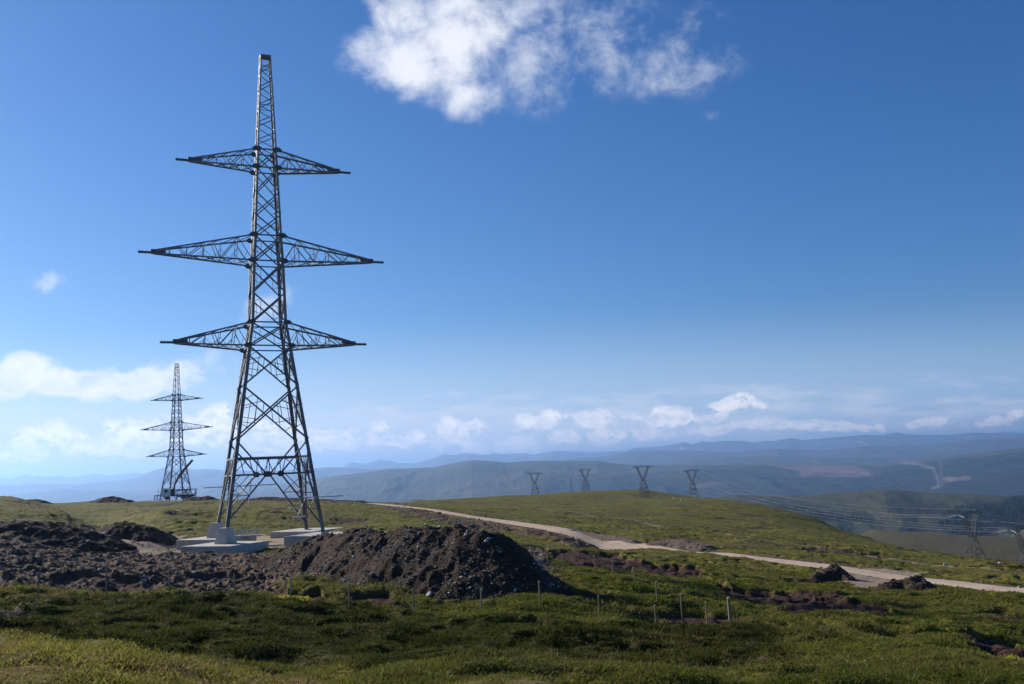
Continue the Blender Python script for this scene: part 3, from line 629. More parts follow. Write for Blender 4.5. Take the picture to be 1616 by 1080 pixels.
# ------------------------------------------------------------------ spoil heaps
msp, g, b = mat('spoil_earth'); p = pos(g)
hn = g.noise(p, 1.6, 7, .75)
cl = g.mix(g.rng(hn, .35, .68), (.024, .016, .011), (.088, .060, .042)); st = g.rng(g.noise(p, 6.5, 5, .75), .60, .70)
cl = g.mix(g.math('MULTIPLY', st, .65), cl, (.17, .15, .135)); g.l.new(cl, b.inputs['Base Color'])
bump(g, b, g.math('ADD', g.math('MULTIPLY', hn, .35), g.math('MULTIPLY', g.noise(p, 7, 5, .75), .12)), 1., .9)
msg, g, b = mat('stony_spoil'); p = pos(g); hn = g.noise(p, 3, 7, .75)
g.l.new(g.mix(g.rng(hn, .35, .68), (.10, .070, .055), (.25, .19, .155)), b.inputs['Base Color']); bump(g, b, hn, .4, .9)
def heap(label, tops, slope=.62, step=.14, rough=1., nst=0, grp=None, sround=1.2, mt=None):
    """tops: (photo x, photo y, D) of summits along the ridge"""
    Tt = np.array([P(*t) for t in tops]); zg = base_h(Tt[:, 0], Tt[:, 1]); rad = (np.maximum(Tt[:, 2]-zg, .3)/slope+2.5).max()
    x0, x1 = Tt[:, 0].min()-rad, Tt[:, 0].max()+rad; y0, y1 = Tt[:, 1].min()-rad, Tt[:, 1].max()+rad
    gx, gy = np.meshgrid(np.arange(x0, x1, step), np.arange(y0, y1, step)); xx, yy_ = gx.ravel(), gy.ravel()
    g0 = base_h(xx, yy_); best = np.full(len(xx), -1e9)
    wxx = xx+.5*fbm(xx, yy_, 3, 3, 301)*rough; wyy = yy_+.5*fbm(xx, yy_, 3, 3, 302)*rough
    segs = [(Tt[i], Tt[i+1]) for i in range(len(Tt)-1)] or [(Tt[0], Tt[0]+np.array([.01, 0, 0]))]
    for A1, B1 in segs:
        d = B1[:2]-A1[:2]; t = np.clip(((wxx-A1[0])*d[0]+(wyy-A1[1])*d[1])/(d@d), 0, 1)
        dist = np.hypot(wxx-A1[0]-t*d[0], wyy-A1[1]-t*d[1]); top = A1[2]+(B1[2]-A1[2])*t
        best = np.maximum(best, top-slope*(np.sqrt(dist**2+sround**2)-sround))
    zz = best+rough*(.45*fbm(xx, yy_, 5, 3, 306)+.50*(ridged(xx, yy_, 1.6, 5, 303)-.6)+.20*fbm(xx, yy_, .5, 3, 304))-.05
    H_, W_ = gx.shape; gg = np.arange(H_*W_).reshape(H_, W_); q = np.stack([gg[:-1, :-1], gg[:-1, 1:], gg[1:, 1:], gg[1:, :-1]], -1).reshape(-1, 4)
    ok = (zz > g0-.45); q = q[ok[q].all(1)]
    used, inv = np.unique(q, return_inverse=True); c0 = Tt.mean(0); c0[2] = zg.mean()
    pv = np.c_[xx, yy_, zz][used]-c0
    o = link('spoil_heap', mesh_np('spoil_heap', pv, inv.reshape(-1, 4)), mt or msp, loc=c0); tag(o, label, 'spoil heap', grp)
    if nst:
        vis = np.where(ok & (zz > g0+.05))[0]; pr_ = np.clip(fbm(xx[vis], yy_[vis], 2.6, 4, 311)+.55, .05, 1); s = RNG.choice(vis, nst, p=pr_/pr_.sum()); sz = np.minimum(RNG.lognormal(math.log(.036), .6, nst), .22)*(1 if len(Tt) > 1 else 1)
        so_ = link('stone_scatter', stones_mesh('stone_scatter', np.c_[xx[s], yy_[s], zz[s]+sz*.15]-c0, sz, stone_cols(nst, .35)), mst, parent=o); so_['kind'] = 'stuff'
    return o
heap('large dark brown spoil heap of peat and stones in front of the tower', [(455,864,76),(490,850,73),(535,841,70),(590,838,64),(660,835,60),(728,833,58),(768,836,56.5)], .96, .11, 1., 11000)
heap('low reddish brown spoil heap against the grass bank left of the tower', [(168,833,110),(198,823,109),(224,830,108)], .62, .16, .8, 500)
heap('rough brown heap of dug earth and stones at the left edge', [(-60,828,84),(20,824,85),(70,827,88),(105,836,88)], .4, .16, 1., 900)
heap('grass topped dark peat heap beside the road turnout', [(1292,902,92.5),(1301,893,93),(1313,891,93),(1328,902,92),(1341,909,91)], 1.05, .12, .9, 220, sround=.7)
heap('flat brown rubble heap on the near side of the road', [(1397,919,83),(1413,914,84),(1430,917,84),(1446,912.5,83.5),(1457,918,83)], .95, .12, .9, 260, sround=.6)
heap('stony pinkish heap on the far side of the road bend', [(1036,855,139),(1060,852,139),(1085,854,137),(1105,859,135)], .5, .2, .6, 380, mt=msg)
heap('long low rubble bank along the far verge of the road', [(900,836,153),(940,841,149),(975,847,145),(1000,852,142)], .5, .2, .4, 250, sround=.4, mt=msg)
heap('dark rounded earth heap on the left skyline', [(158,787,305),(172,784,303),(186,785,302),(200,789,300)], .5, .3, .8, 60)
heap('small brown earth heap at the far left of the skyline', [(46,787.5,310),(58,787,310)], .5, .3, .5, 0)
heap('brown earth heap on the skyline beside the distant tower', [(296,787,305),(305,784,305),(318,785,305),(327,782.5,305),(340,788,303)], .45, .3, .8, 60)
heap('long thin brown spoil bank along the skyline behind the main tower', [(390,786,285),(430,785.5,285),(480,787,280),(530,789,275),(570,791,268)], .4, .35, .7, 200)

# boulders one can point at
def boulder(px, py, D, r, label, col=(.42, .40, .37)):
    q = P(px, py, D); z = gz(q[0], q[1])
    o = link('boulder', stones_mesh('boulder', np.zeros((1, 3)), np.array([r]), np.array([col])), mst, loc=(q[0], q[1], z+r*.25))
    s = o.modifiers.new('s', 'SUBSURF'); s.levels = s.render_levels = 1; tag(o, label, 'boulder', 'boulders lying on the moor')
boulder(1040, 784.5, 655, 1.6, 'white boulder on the hill beside the foot of the third old pylon')
boulder(1064, 787, 640, 1.4, 'pale rock lying between the third and fourth old pylons')
boulder(1076, 796, 520, 1.3, 'pale rock on the slope below the fourth old pylon')
boulder(1490, 883, 138, .42, 'pale boulder beside the grass track left of the near pylon')
boulder(1577, 886, 150, .38, 'pale boulder on the hill edge right of the near pylon', (.5, .49, .47))
boulder(1150, 826, 56, .22, 'grey boulder right of the big heap', (.3, .28, .26)) if False else None
boulder(1343, 928, 74, .2, 'white stone in front of the road turnout')
boulder(1440, 898.5, 104, .3, 'white stone on the far verge of the road at the turnout')
boulder(1566, 909, 96, .26, 'whitish stone on the far road verge near the right edge')

# ------------------------------------------------------------------ concrete foundations of the new tower
mc, g, b = mat('concrete'); p = pos(g)
cc = g.mix(g.rng(g.noise(p, .9, 6, .65), .3, .7), (.40, .37, .325), (.50, .465, .41)); cc = g.mix(g.math('MULTIPLY', g.rng(g.noise(p, 5, 5, .7), .5, .75), .4), cc, (.28, .27, .25))
sp_ = g.node('ShaderNodeSeparateXYZ'); g.l.new(p, sp_.inputs[0])
g.l.new(cc, b.inputs['Base Color']); bump(g, b, g.noise(p, 12, 5, .7), .02); b.inputs['Roughness'].default_value = .85
WB, HT = 9.944, 53.0
ZL, ZU = [19.42, 28.88, 39.62], [22.03, 31.79, 41.74]; TIP = [10.95, 13.2, 9.51]
WL, WU = [2.277, 1.673, 1.178], [1.892, 1.498, 1.074]; TZ = [.49, .685, .424]; WT = .583
HZ = [0, ZL[0], ZU[0], ZL[1], ZU[1], ZL[2], ZU[2], HT]; HW = [WB/2, WL[0], WU[0], WL[1], WU[1], WL[2], WU[2], WT]
def hw(z): return WB/2+(WL[0]-WB/2)*z/ZL[0] if z < 0 else float(np.interp(z, HZ, HW))
LEGS = [(-1, -1, .47), (1, -1, -.55), (-1, 1, .62), (1, 1, -.70)]
rot1 = Matrix.Rotation(T1R, 3, 'Z')
FND = [('concrete foundation slab under the front left tower leg with a tall plinth', -6.44, 1.15), ('concrete foundation slab half buried by the spoil heap under the front right leg', -6.12, .95),
       ('concrete foundation slab behind left, its plinth carrying the back left leg', -6.35, 1.1), ('flat pale concrete foundation slab under the back right leg', -6.13, .85)]
for (lx, ly, lz), (lab, zt, th) in zip(LEGS, FND):
    f_ = rot1 @ Vector((lx*hw(lz), ly*hw(lz), lz)) + Vector(T1)
    e = empty('tower_foundation', (f_.x, f_.y, zt-th), T1R+R(45)); tag(e, lab, 'foundation', 'concrete foundations of the tower')
    MB().box((0, 0, th/2-.5), (6.0, 6.0, th+1)).build('slab', mc, e, bevel=.03)
    hp = f_.z-zt
    if hp > .8: MB().frustum((0, 0, th), 1.6, 1.0, hp+.02).build('plinth', mc, e, bevel=.04)
    else: MB().frustum((0, 0, th), .62, .55, max(hp-.0, .05)+.03).build('footing_plate', mc, e)

# ------------------------------------------------------------------ steel
ms, g, b = mat('galvanised_steel'); p = g.node('ShaderNodeTexCoord').outputs['Object']
sn = g.noise(p, 1.6, 5, .7)
cs = g.mix(g.rng(sn, .3, .7), (.055, .066, .076), (.125, .14, .155)); cs = g.mix(g.rng(g.noise(p, .45, 4, .6), .55, .68, 0, .55), cs, (.13, .105, .09))
g.l.new(cs, b.inputs['Base Color']); b.inputs['Metallic'].default_value = .2; b.inputs['Roughness'].default_value = .6; b.inputs['Specular IOR Level'].default_value = .5
mplt, g, b = mat('gusset_steel'); b.inputs['Base Color'].default_value = (.055, .062, .07, 1); b.inputs['Metallic'].default_value = .4; b.inputs['Roughness'].default_value = .5
mal, g, b = mat('bright_aluminium'); b.inputs['Base Color'].default_value = (.42, .43, .44, 1); b.inputs['Metallic'].default_value = .2; b.inputs['Roughness'].default_value = .6
Z_, Y_, X_ = Vector((0, 0, 1)), Vector((0, 1, 0)), Vector((1, 0, 0))
FACES = [((-1, -1), (1, -1), Vector((0, 1, 0))), ((1, -1), (1, 1), Vector((-1, 0, 0))), ((1, 1), (-1, 1), Vector((0, -1, 0))), ((-1, 1), (-1, -1), Vector((1, 0, 0)))]
def Pt(c_, z): w_ = hw(z); return Vector((c_[0]*w_, c_[1]*w_, z))
def hexplate(mb, c_, n_, r, t=.05):
    n_ = n_.normalized(); e1 = n_.cross(Z_).normalized(); e2 = n_.cross(e1)
    pr = [(r*math.cos(a), r*.8*math.sin(a)) for a in [i*math.pi/3 for i in range(6)]]
    mb.prism(pr, c_-n_*t/2, c_+n_*t/2, e1, e2)
def make_tower(loc, rz, label, detail=True):
    root = empty('lattice_tower', loc, rz); tag(root, label, 'pylon', 'new steel towers without wires')
    # legs
    for lx, ly, lz in LEGS:
        m = MB(); zs = [lz, 9.24, 15.04]+HZ[1:]
        if not detail: zs[0] = 0
        for i, (a_, b_) in enumerate(zip(zs[:-1], zs[1:])):
            w_ = .36 if a_ < 19 else (.30 if a_ < 30 else (.24 if a_ < 41 else .17))
            p_, q_ = Pt((lx, ly), a_), Pt((lx, ly), b_)
            e1, e2 = Vector((-lx, 0, 0)), Vector((0, -ly, 0))
            prof = [(0, 0), (w_, 0), (w_, .05), (.05, .05), (.05, w_), (0, w_)]
            if lx*ly < 0: prof = prof[::-1]
            m.prism(prof, p_, q_, e1, e2)
            if a_ < 40 and i: m.box(p_+Vector((-lx*.16, -ly*.16, 0)), (.36, .36, .5) if a_ < 30 else (.27, .27, .4))
        # climbing bolts up the outside
        for k in range(26 if detail else 0):
            z_ = 4+k*1.8; q_ = Pt((lx, ly), min(z_, 52)); m.box(q_+Vector((lx*.06, 0, 0)), (.16, .03, .03))
        m.build('leg', ms, root)
    # body bracing: one part per face, from foot to top crossarm
    ZN = [9.24, 15.04, ZL[0], ZU[0], 25.4, ZL[1], ZU[1], 34.2, 36.8, ZL[2], ZU[2]]
    for ca, cb_, nin in FACES:
        m = MB(); mid = lambda z, s=0: (Pt(ca, z)+Pt(cb_, z))/2+(Pt(cb_, z)-Pt(ca, z)).normalized()*s
        for i in range(len(ZN)-1):
            z0, z1 = ZN[i], ZN[i+1]; w_ = .17 if z0 < 18 else (.15 if z0 < 30 else .125)
            A0, B0, A1, B1 = Pt(ca, z0), Pt(cb_, z0), Pt(ca, z1), Pt(cb_, z1)
            m.angle(A0, B1, w_, .035, nin); m.angle(A1+nin*.06, B0+nin*.06, w_, .035, nin)
            cx_ = hw(z0)/(hw(z0)+hw(z1)); X0 = A0.lerp(B1, cx_)
            # redundants: light members between leg and diagonal
            r_ = .07 if z0 < 19 else .055
            for L0, L1 in ((A0, A1), (B0, B1)):
                for t in ((.36, .66) if z0 < 19 else (.5,)):
                    for E_ in (L0, L1):
                        e_ = E_.lerp(X0, t); tt = (e_.z-z0)/(z1-z0); l_ = L0.lerp(L1, .5+(tt-.5)*.55)
                        m.angle(e_, l_, r_, .02, nin)
                if z0 < 30:
                    m.angle(L0.lerp(X0, .5), L1.lerp(X0, .5), r_, .02, nin)
                if z0 < 19: m.angle(L0.lerp(X0, .72), L1.lerp(X0, .72), r_, .02, nin)
        for z_ in ZL+ZU: m.angle(Pt(ca, z_), Pt(cb_, z_), .14, .035, nin)
        # lower portal: two horizontals, K bracing and splayed knee braces to the feet
        zl_, zu_ = 5.68, 7.41; s_ = hw(zl_)*.17
        NA, NB = mid(zl_, -s_), mid(zl_, s_); A9, B9 = Pt(ca, 9.24), Pt(cb_, 9.24)
        for z_ in (zl_, zu_): m.angle(Pt(ca, z_), Pt(cb_, z_), .17, .035, nin)
        m.angle(A9, NA, .16, .035, nin); m.angle(B9, NB, .16, .035, nin)
        fa = [l for l in LEGS if (l[0], l[1]) == ca][0]; fb = [l for l in LEGS if (l[0], l[1]) == cb_][0]
        FA, FB = Pt(ca, fa[2]+.45 if detail else .4), Pt(cb_, fb[2]+.45 if detail else .4)
        m.angle(FA, NA, .17, .035, nin); m.angle(FB, NB, .17, .035, nin)
        for N_, c_, F_ in ((NA, ca, FA), (NB, cb_, FB)):
            T_ = mid(zu_, -s_*.9 if N_ is NA else s_*.9)
            m.angle(T_, N_, .08, .02, nin); m.angle(T_, mid(zl_, 0), .08, .02, nin)
            Lu = Pt(c_, zu_); m.angle(Lu.lerp(T_, .45), Pt(c_, zl_), .09, .02, nin); m.angle(Lu.lerp(T_, .45), Pt(c_, zl_).lerp(N_, .62), .09, .02, nin)
            for zz_ in (3.6, 1.9):
                k_ = (N_.z-zz_)/(N_.z-F_.z); q_ = N_.lerp(F_, k_); m.angle(Pt(c_, zz_), q_, .08, .02, nin)
                m.angle(Pt(c_, zz_+1.7), q_, .07, .02, nin)
            m.angle(Pt(c_, zl_).lerp(N_, .5), Pt(c_, 3.6), .08, .02, nin)
        m.build('face_bracing', ms, root)
        if detail:
            for N_ in (NA, NB):
                m = MB(); hexplate(m, N_-nin*.03, nin, .42); m.build('node_plate', mplt, root)
    # peak
    m = MB(); pk = list(np.linspace(ZU[2], 52.2, 6))
    for fi_, (ca, cb_, nin) in enumerate(FACES):
        for i in range(5):
            z0, z1 = pk[i], pk[i+1]; zm = (z0+z1)/2
            a_, b_ = (ca, cb_) if fi_ % 2 == 0 else (cb_, ca)
            if fi_ >= 2: a_, b_ = b_, a_
            m.angle(Pt(b_, z0+.05), Pt(a_, zm), .085, .02, nin); m.angle(Pt(a_, zm), Pt(b_, z1), .085, .02, nin)
        m.angle(Pt(ca, HT), Pt(cb_, HT), .15, .05, nin); m.angle(Pt(ca, 51.7), Pt(cb_, 51.7), .08, .02, nin); m.angle(Pt(ca, 47.), Pt(cb_, 47.), .07, .02, nin)
    m.box((0, 0, HT+.02), (1.24, 1.24, .09)); m.build('peak', ms, root)
    # crossarms
    for lv in range(3):
        for sx_ in (-1, 1):
            m = MB(); tx = TIP[lv]; tb = tx-1.35; zt = ZL[lv]+TZ[lv]; wl, wu = WL[lv], WU[lv]
            N = 5 if lv != 1 else 6
            lo = {s: [Vector((sx_*wl, s*wl, ZL[lv])).lerp(Vector((sx_*tb, s*.16, zt-.08)), k/N) for k in range(N+1)] for s in (-1, 1)}
            hi = {s: [Vector((sx_*wu, s*wu, ZU[lv])).lerp(Vector((sx_*tb, s*.16, zt+.22)), k/N) for k in range(N+1)] for s in (-1, 1)}
            for s in (-1, 1):
                nin = Vector((0, -s, 0))
                m.angle(lo[s][0], lo[s][-1], .17, .04, nin); m.angle(hi[s][0], hi[s][-1], .17, .04, nin)
                for k in range(N):
                    hm = hi[s][k].lerp(hi[s][k+1], .5)
                    m.angle(lo[s][k], hm if k else hi[s][1], .075, .02, nin) if k % 2 == 0 else m.angle(hi[s][k], lo[s][k+1], .085, .02, nin)
                    if k: m.angle(lo[s][k], hi[s][k], .055, .018, nin)
                    if k < N-1: m.angle(hi[s][k+1] if k % 2 == 0 else hi[s][k], lo[s][k+1] if k % 2 == 0 else lo[s][k+1], .075, .02, nin)
                    m.angle(lo[s][k].lerp(lo[s][k+1], .5), lo[s][k].lerp(hi[s][k], .45) if k else lo[s][0].lerp(hi[s][1], .4), .045, .015, nin)
                    if k < 3: m.angle(lo[s][k].lerp(lo[s][k+1], .5), (lo[s][k+1]+hi[s][k+1])/2, .045, .015, nin)
            for k in range(N):
                m.angle(lo[-1][k], lo[1][k+1], .08, .02, Z_); m.angle(lo[1][k], lo[-1][k+1], .08, .02, Z_)
                m.angle(lo[-1][k+1], lo[1][k+1], .06, .02, Z_)
                m.angle(hi[-1][k], hi[1][k+1], .06, .02, -Z_) if k < N-1 else None
            a_ = m.build('crossarm', ms, root)
            m = MB(); m.box((sx_*(tb-.55), 0, zt+.12), (1.5, .42, .46)); m.build('tip_plate', mplt, a_)
            m = MB(); m.box((sx_*(tb+.72), 0, zt+.02), (1.5, .18, .22))
            for q in range(4): m.box((sx_*(tb+.35+q*.32), 0, zt+.15), (.09, .12, .10))
            m.build('wire_hanger', mplt, a_)
    # gusset plates where the arms meet the legs
    for lv in range(3):
        for z_, r_ in ((ZL[lv], .62), (ZU[lv], .58)):
            for lx, ly, _ in LEGS:
                m = MB(); q_ = Pt((lx, ly), z_)
                pr = [(-.75, .0), (-.3, .33), (.3, .33), (.75, 0), (.3, -.33), (-.3, -.33)]
                k_ = .78 if lv else .7
                m.prism([(a*k_, b_*k_*1.1) for a, b_ in pr], q_+Vector((0, ly*.03, 0)), q_+Vector((0, ly*.08, 0)), X_, Z_); m.build('gusset_plate', mplt, root)
    return root
tower1 = make_tower(T1, T1R, 'tall new grey steel lattice tower with three crossarms standing on concrete slabs')
make_tower(T2, T2R, 'distant new lattice tower with three crossarms on the left skyline', False)
# temporary working platforms and poles on the near tower's lower legs
def local1(v): return rot1 @ Vector(v) + Vector(T1)
for zz_, xr in ((4.55, (-7.0, .2)), (3.05, (1.2, 7.0))):
    for yy_ in (-hw(zz_)-.12, -hw(zz_)-.55): MB().tube((xr[0], yy_, zz_), (xr[1], yy_, zz_+.04), .045, n=6).build('rigging_pole', mal, tower1)
MB().box((2.9, -2.2, 1.05), (1.25, .5, .12)).build('work_platform', mal, tower1); MB().box((2.9, 1.4, 1.9), (1.0, .4, .1)).build('work_platform', mal, tower1)
for a_, b_ in (((-4.3, -4.2, 2.4), (-2.4, -4.1, 5.2)), ((-2.5, -3.6, 2.5), (-2.2, -3.6, 5.3)), ((3.1, -3.8, 3.1), (3.0, -3.8, 5.6)), ((2.7, -2.9, 1.3), (3.5, -3.0, 3.2)), ((-4.3, 3.4, 2.9), (-3.9, 3.5, 5.2))): MB().tube(a_, b_, .05, n=6).build('loose_brace', mal, tower1)

# steel parts left lying about
def bundle(name, label, x, y, z, n, L, rz, mt, spread=.8, wd=.16):
    m = MB(); r_ = random.Random(n)
    for k in range(n):
        a_ = r_.uniform(-.25, .25); cx_, cy_ = r_.uniform(-spread, spread)*.3, r_.uniform(-spread, spread); zz_ = .08+.13*(k % 4)
        d_ = Vector((math.cos(a_), math.sin(a_), r_.uniform(-.04, .04)))*L/2*r_.uniform(.7, 1); c_ = Vector((cx_, cy_, zz_)); m.angle(c_-d_, c_+d_, wd, .03, Vector((0, .3, -1)))
    for s in (-1, 1): m.box((s*L*.3, 0, .0), (.2, spread*2.2, .16))
    o = m.build(name, mt, loc=(x, y, z), rotz=rz); tag(o, label, 'steel parts'); return o
q = P(135, 842, 92); bundle('steel_stack', 'bluish grey stack of steel members on the dug earth at left', q[0], q[1], gz(q[0], q[1])+.15, 16, 4.2, .2, ms, .9, .2)
m = MB(); r_ = random.Random(3)
for k in range(16):
    x_ = -1.6+k*.21; m.tube((x_, r_.uniform(-.3, .3), 0), (x_+r_.uniform(-.1, .1), r_.uniform(-.3, .3), r_.uniform(.5, .95)), .05, n=6); m.box((x_, r_.uniform(-.3, .3), r_.uniform(.5, .8)), (.22, .1, .1))
m.box((0, 0, .06), (3.8, .9, .12))
q = P(386, 842, 106); tag(m.build('bolt_rack', mal, loc=(q[0], q[1], -6.36), rotz=.1), 'row of whitish bolts and brackets on the slab behind the left legs', 'steel parts')

# ------------------------------------------------------------------ fence posts
mpo, g, b = mat('post_timber'); p = pos(g)
g.l.new(g.mix(g.noise(g.vmath('MULTIPLY', p, (1, 1, .12)), 30, 4, .6), (.16, .125, .08), (.33, .27, .18)), b.inputs['Base Color'])
mtp, g, b = mat('cut_timber'); b.inputs['Base Color'].default_value = (.48, .42, .31, 1)
def post(px, ytop, ybot, D, label, r=.042, lean=(0, 0), grp='wooden fence posts round the site'):
    q = P(px, ybot, D); z = gz(q[0], q[1]); t = P(px, ytop, D); h = max(1.08, t[2]-z)
    e = empty('fence_post', (q[0], q[1], z)); tag(e, label, 'fence post', grp)
    MB().tube((0, 0, -.3), (lean[0], lean[1], h), r, r*.93, 10).build('shaft', mpo, e)
    MB().tube((lean[0], lean[1], h+.001), (lean[0], lean[1], h+.035), r*.9, r*.75, 10).build('cut_top', mtp, e)
ords = ['first', 'second', 'third', 'fourth', 'fifth', 'sixth', 'seventh', 'eighth', 'ninth', 'tenth', 'eleventh', 'twelfth']
fr_ = [(60,905,940,48),(168,899,932,51),(267,897,930,51.5),(370.5,907,937,51.5),(459,913,945,49),(551.5,921.5,957,48),(653,931,964,47),(760.5,940,976,46),(854,945,979,46),(946.5,946,982,46),(1036,956,988,46)]
for k, (a_, yt, yb, D) in enumerate(fr_): post(a_, yt, yb, D, f'{ords[k]} thin timber post from the left in the front row of posts', lean=(random.uniform(-.03, .04), 0))
post(1153.5, 944, 986, 47, 'thick round corner post of pale timber, stoutest of all the posts', .085, (-.03, 0))
bk = [(1116.7,951,984,49),(1076.5,938,970,51),(1037,920,950,55),(1002,899.5,926,60),(968.4,885,912,64),(939,877,902,68),(913.6,872.6,896.4,71),(888.4,875,893.6,74),(865,875,886,80)]
for k, (a_, yt, yb, D) in enumerate(bk): post(a_, yt, yb, D, f'{ords[k]} timber post behind the thick corner post, row running back', lean=(random.uniform(-.04, .02), 0), r=.042)
q = P(727, 827, 61); e = empty('marker_stake', (q[0], q[1], q[2]-.25)); tag(e, 'short pale wooden stake standing on top of the large spoil heap', 'stake')
MB().box((0, 0, .25), (.12, .08, .75)).build('shaft', mtp, e)

# ------------------------------------------------------------------ old power line: pylons with a Y head
mo, g, b = mat('old_steel'); b.inputs['Base Color'].default_value = (.10, .10, .10, 1); b.inputs['Metallic'].default_value = .1; b.inputs['Roughness'].default_value = .7
mi, g, b = mat('glass_insulator'); b.inputs['Base Color'].default_value = (.38, .60, .55, 1); b.inputs['Roughness'].default_value = .15
def make_old(name='old_pylon'):
    root = empty(name, (0, 0, 0)); S = .13
    zb_, ws_, zw_, wv = 8.0, 2.6, 13.5, 1.05
    def W2(z): return float(np.interp(z, [0, zb_, zw_], [3.9, ws_, wv]))
    for a_, b_ in ((-1, -1), (1, -1), (1, 1), (-1, 1)):
        m = MB(); pts = [Vector((a_*W2(z), b_*W2(z)*.8, z)) for z in (-1.5, 0, zb_, zw_)]
        pts[0] = pts[1]+(pts[1]-pts[2])*.3
        for p_, q_ in zip(pts[:-1], pts[1:]): m.tube(p_, q_, .15, n=4)
        m.build('leg', mo, root)
    m = MB(); cs_ = ((-1, -1), (1, -1), (1, 1), (-1, 1)); q_ = lambda c_, z: Vector((c_[0]*W2(z), c_[1]*W2(z)*.8, z))
    for i in range(4):
        A, B = cs_[i], cs_[(i+1) % 4]
        for z0, z1 in ((4.2, zb_), (zb_, 11), (11, zw_)): m.tube(q_(A, z0), q_(B, z1), .1, n=4); m.tube(q_(B, z0), q_(A, z1), .1, n=4)
        mid_ = (q_(A, 4.2)+q_(B, 4.2))/2; m.tube(q_(A, 0), mid_, .1, n=4); m.tube(q_(B, 0), mid_, .1, n=4)
        for z_ in (4.2, zb_): m.tube(q_(A, z_), q_(B, z_), .1, n=4)
    for s in (-1, 1): m.tube((s*3.6, -2.3, 7.6), (s*3.6, 2.3, 7.6), .12, n=4)
    for s in (-1, 1): m.tube((-3.7, s*2.3, 7.6), (3.7, s*2.3, 7.6), .09, n=4)
    m.build('body_bracing', mo, root)
    for s in (-1, 1):
        m = MB(); inn = [Vector((s*.1, e_*.75, zw_)) for e_ in (-1, 1)]; out = [Vector((s*1.05, e_*.85, zw_)) for e_ in (-1, 1)]
        ti = [Vector((s*3.3, e_*.6, 22.0)) for e_ in (-1, 1)]; to = [Vector((s*4.5, e_*.6, 22.0)) for e_ in (-1, 1)]
        for A, B in zip(inn+out, ti+to): m.tube(A, B, .13, n=4)
        for k in range(6):
            for e_ in (0, 1):
                a0, a1 = inn[e_].lerp(ti[e_], k/6), out[e_].lerp(to[e_], (k+1)/6); m.tube(a0, a1, .08, n=4)
                m.tube(out[e_].lerp(to[e_], k/6), inn[e_].lerp(ti[e_], (k+1)/6), .07, n=4)
        m.build('upright_arm', mo, root)
    m = MB(); n_ = 14; xs = np.linspace(-7.4, 7.4, n_+1)
    for e_ in (-.6, .6):
        for z_ in (22.0, 22.9):
            L_ = 7.4 if z_ < 22.5 else 5.0; m.tube((-L_, e_, z_), (L_, e_, z_), .13, n=4)
        for s in (-1, 1): m.tube((s*5, e_, 22.9), (s*7.4, e_, 22), .11, n=4)
        for k in range(2, n_-2): m.tube((xs[k], e_, 22 if k % 2 else 22.9), (xs[k+1], e_, 22.9 if k % 2 else 22), .08, n=4)
    for k in range(n_+1): m.tube((xs[k], -.6, 22), (xs[k], .6, 22), .07, n=4)
    br_ = m.build('bridge_beam', mo, root)
    for x_ in (-7.4, 0, 7.4):
        for s in (-1, 1):
            m = MB(); ox = 1.1*np.sign(x_)
            p_, q__ = Vector((x_, s*.6, 21.95)), Vector((x_+ox, s*3.2, 21.3))
            for k in range(9): c_ = p_.lerp(q__, (k+.5)/9); m.tube(c_, p_.lerp(q__, (k+.9)/9), .16, .12, n=8)
            m.tube(p_, q__, .05, n=5); m.build('insulator', mi, root)
    for s in (-1, 1): MB().tube((s*3.9, 0, 22.9), (s*3.9, 0, 23.5), .12, .05, n=6).build('earth_wire_peak', mo, root)
    return root
OLD = [(843, 745.7, 894, 'old pylon with a Y shaped head, farthest left on the green hill crest', 4), (923, 740, 894, 'second old Y headed pylon from the left, behind the hill crest', 8),
       (1013.5, 734.5, 657, 'old Y headed pylon standing on the hill top, largest of the four there', 6), (1091, 741, 766, 'old Y headed pylon at the right end of the hill crest', 10),
       (1530, 806, 359, 'big old pylon with pale glinting uprights beyond the hill edge at right', 32), (1614, 828.5, 335, 'old pylon cut off by the right edge of the photo', 28)]
oldp = []; proto = make_old()
for k, (px, ytop, D, lab, yw) in enumerate(OLD):
    o = proto if k == 0 else copy_tree(proto); tp = P(px, ytop, D); o.location = (tp[0], tp[1], tp[2]-23.3)
    o.rotation_euler[2] = R(yw); tag(o, lab, 'pylon', 'old Y headed pylons of the working line'); oldp.append(o)
    o.name = 'old_pylon'
mcd, g, b = mat('conductor'); b.inputs['Base Color'].default_value = (.20, .18, .18, 1); b.inputs['Metallic'].default_value = .2; b.inputs['Roughness'].default_value = .7
bpy.context.view_layer.update()
class FakeP: pass
def anchor(o, x_, s): return o.location+Matrix.Rotation(o.rotation_euler[2], 3, 'Z') @ Vector((x_+1.1*(1 if x_ > 0 else -1 if x_ < 0 else 0), 3.2*s, 21.3))
def span(A, B, sag, lab, r):
    m = MB(); n_ = 40; pts = [A.lerp(B, k/n_)-Vector((0, 0, 4*sag*(k/n_)*(1-k/n_))) for k in range(n_+1)]
    for p_, q_ in zip(pts[:-1], pts[1:]): m.tube(p_, q_, r, n=5, cap=False)
    tag(m.build('power_cable', mcd), lab, 'power cable', 'power cables of the old line')
def ends(o1, o2):
    """which side of each pylon faces the other"""
    d_ = o2.location-o1.location
    def sd(o, v): return 1 if (Matrix.Rotation(-o.rotation_euler[2], 3, 'Z') @ v).y > 0 else -1
    return sd(o1, d_), sd(o2, -d_)
nm3 = {-7.4: 'left', 0: 'middle', 7.4: 'right'}
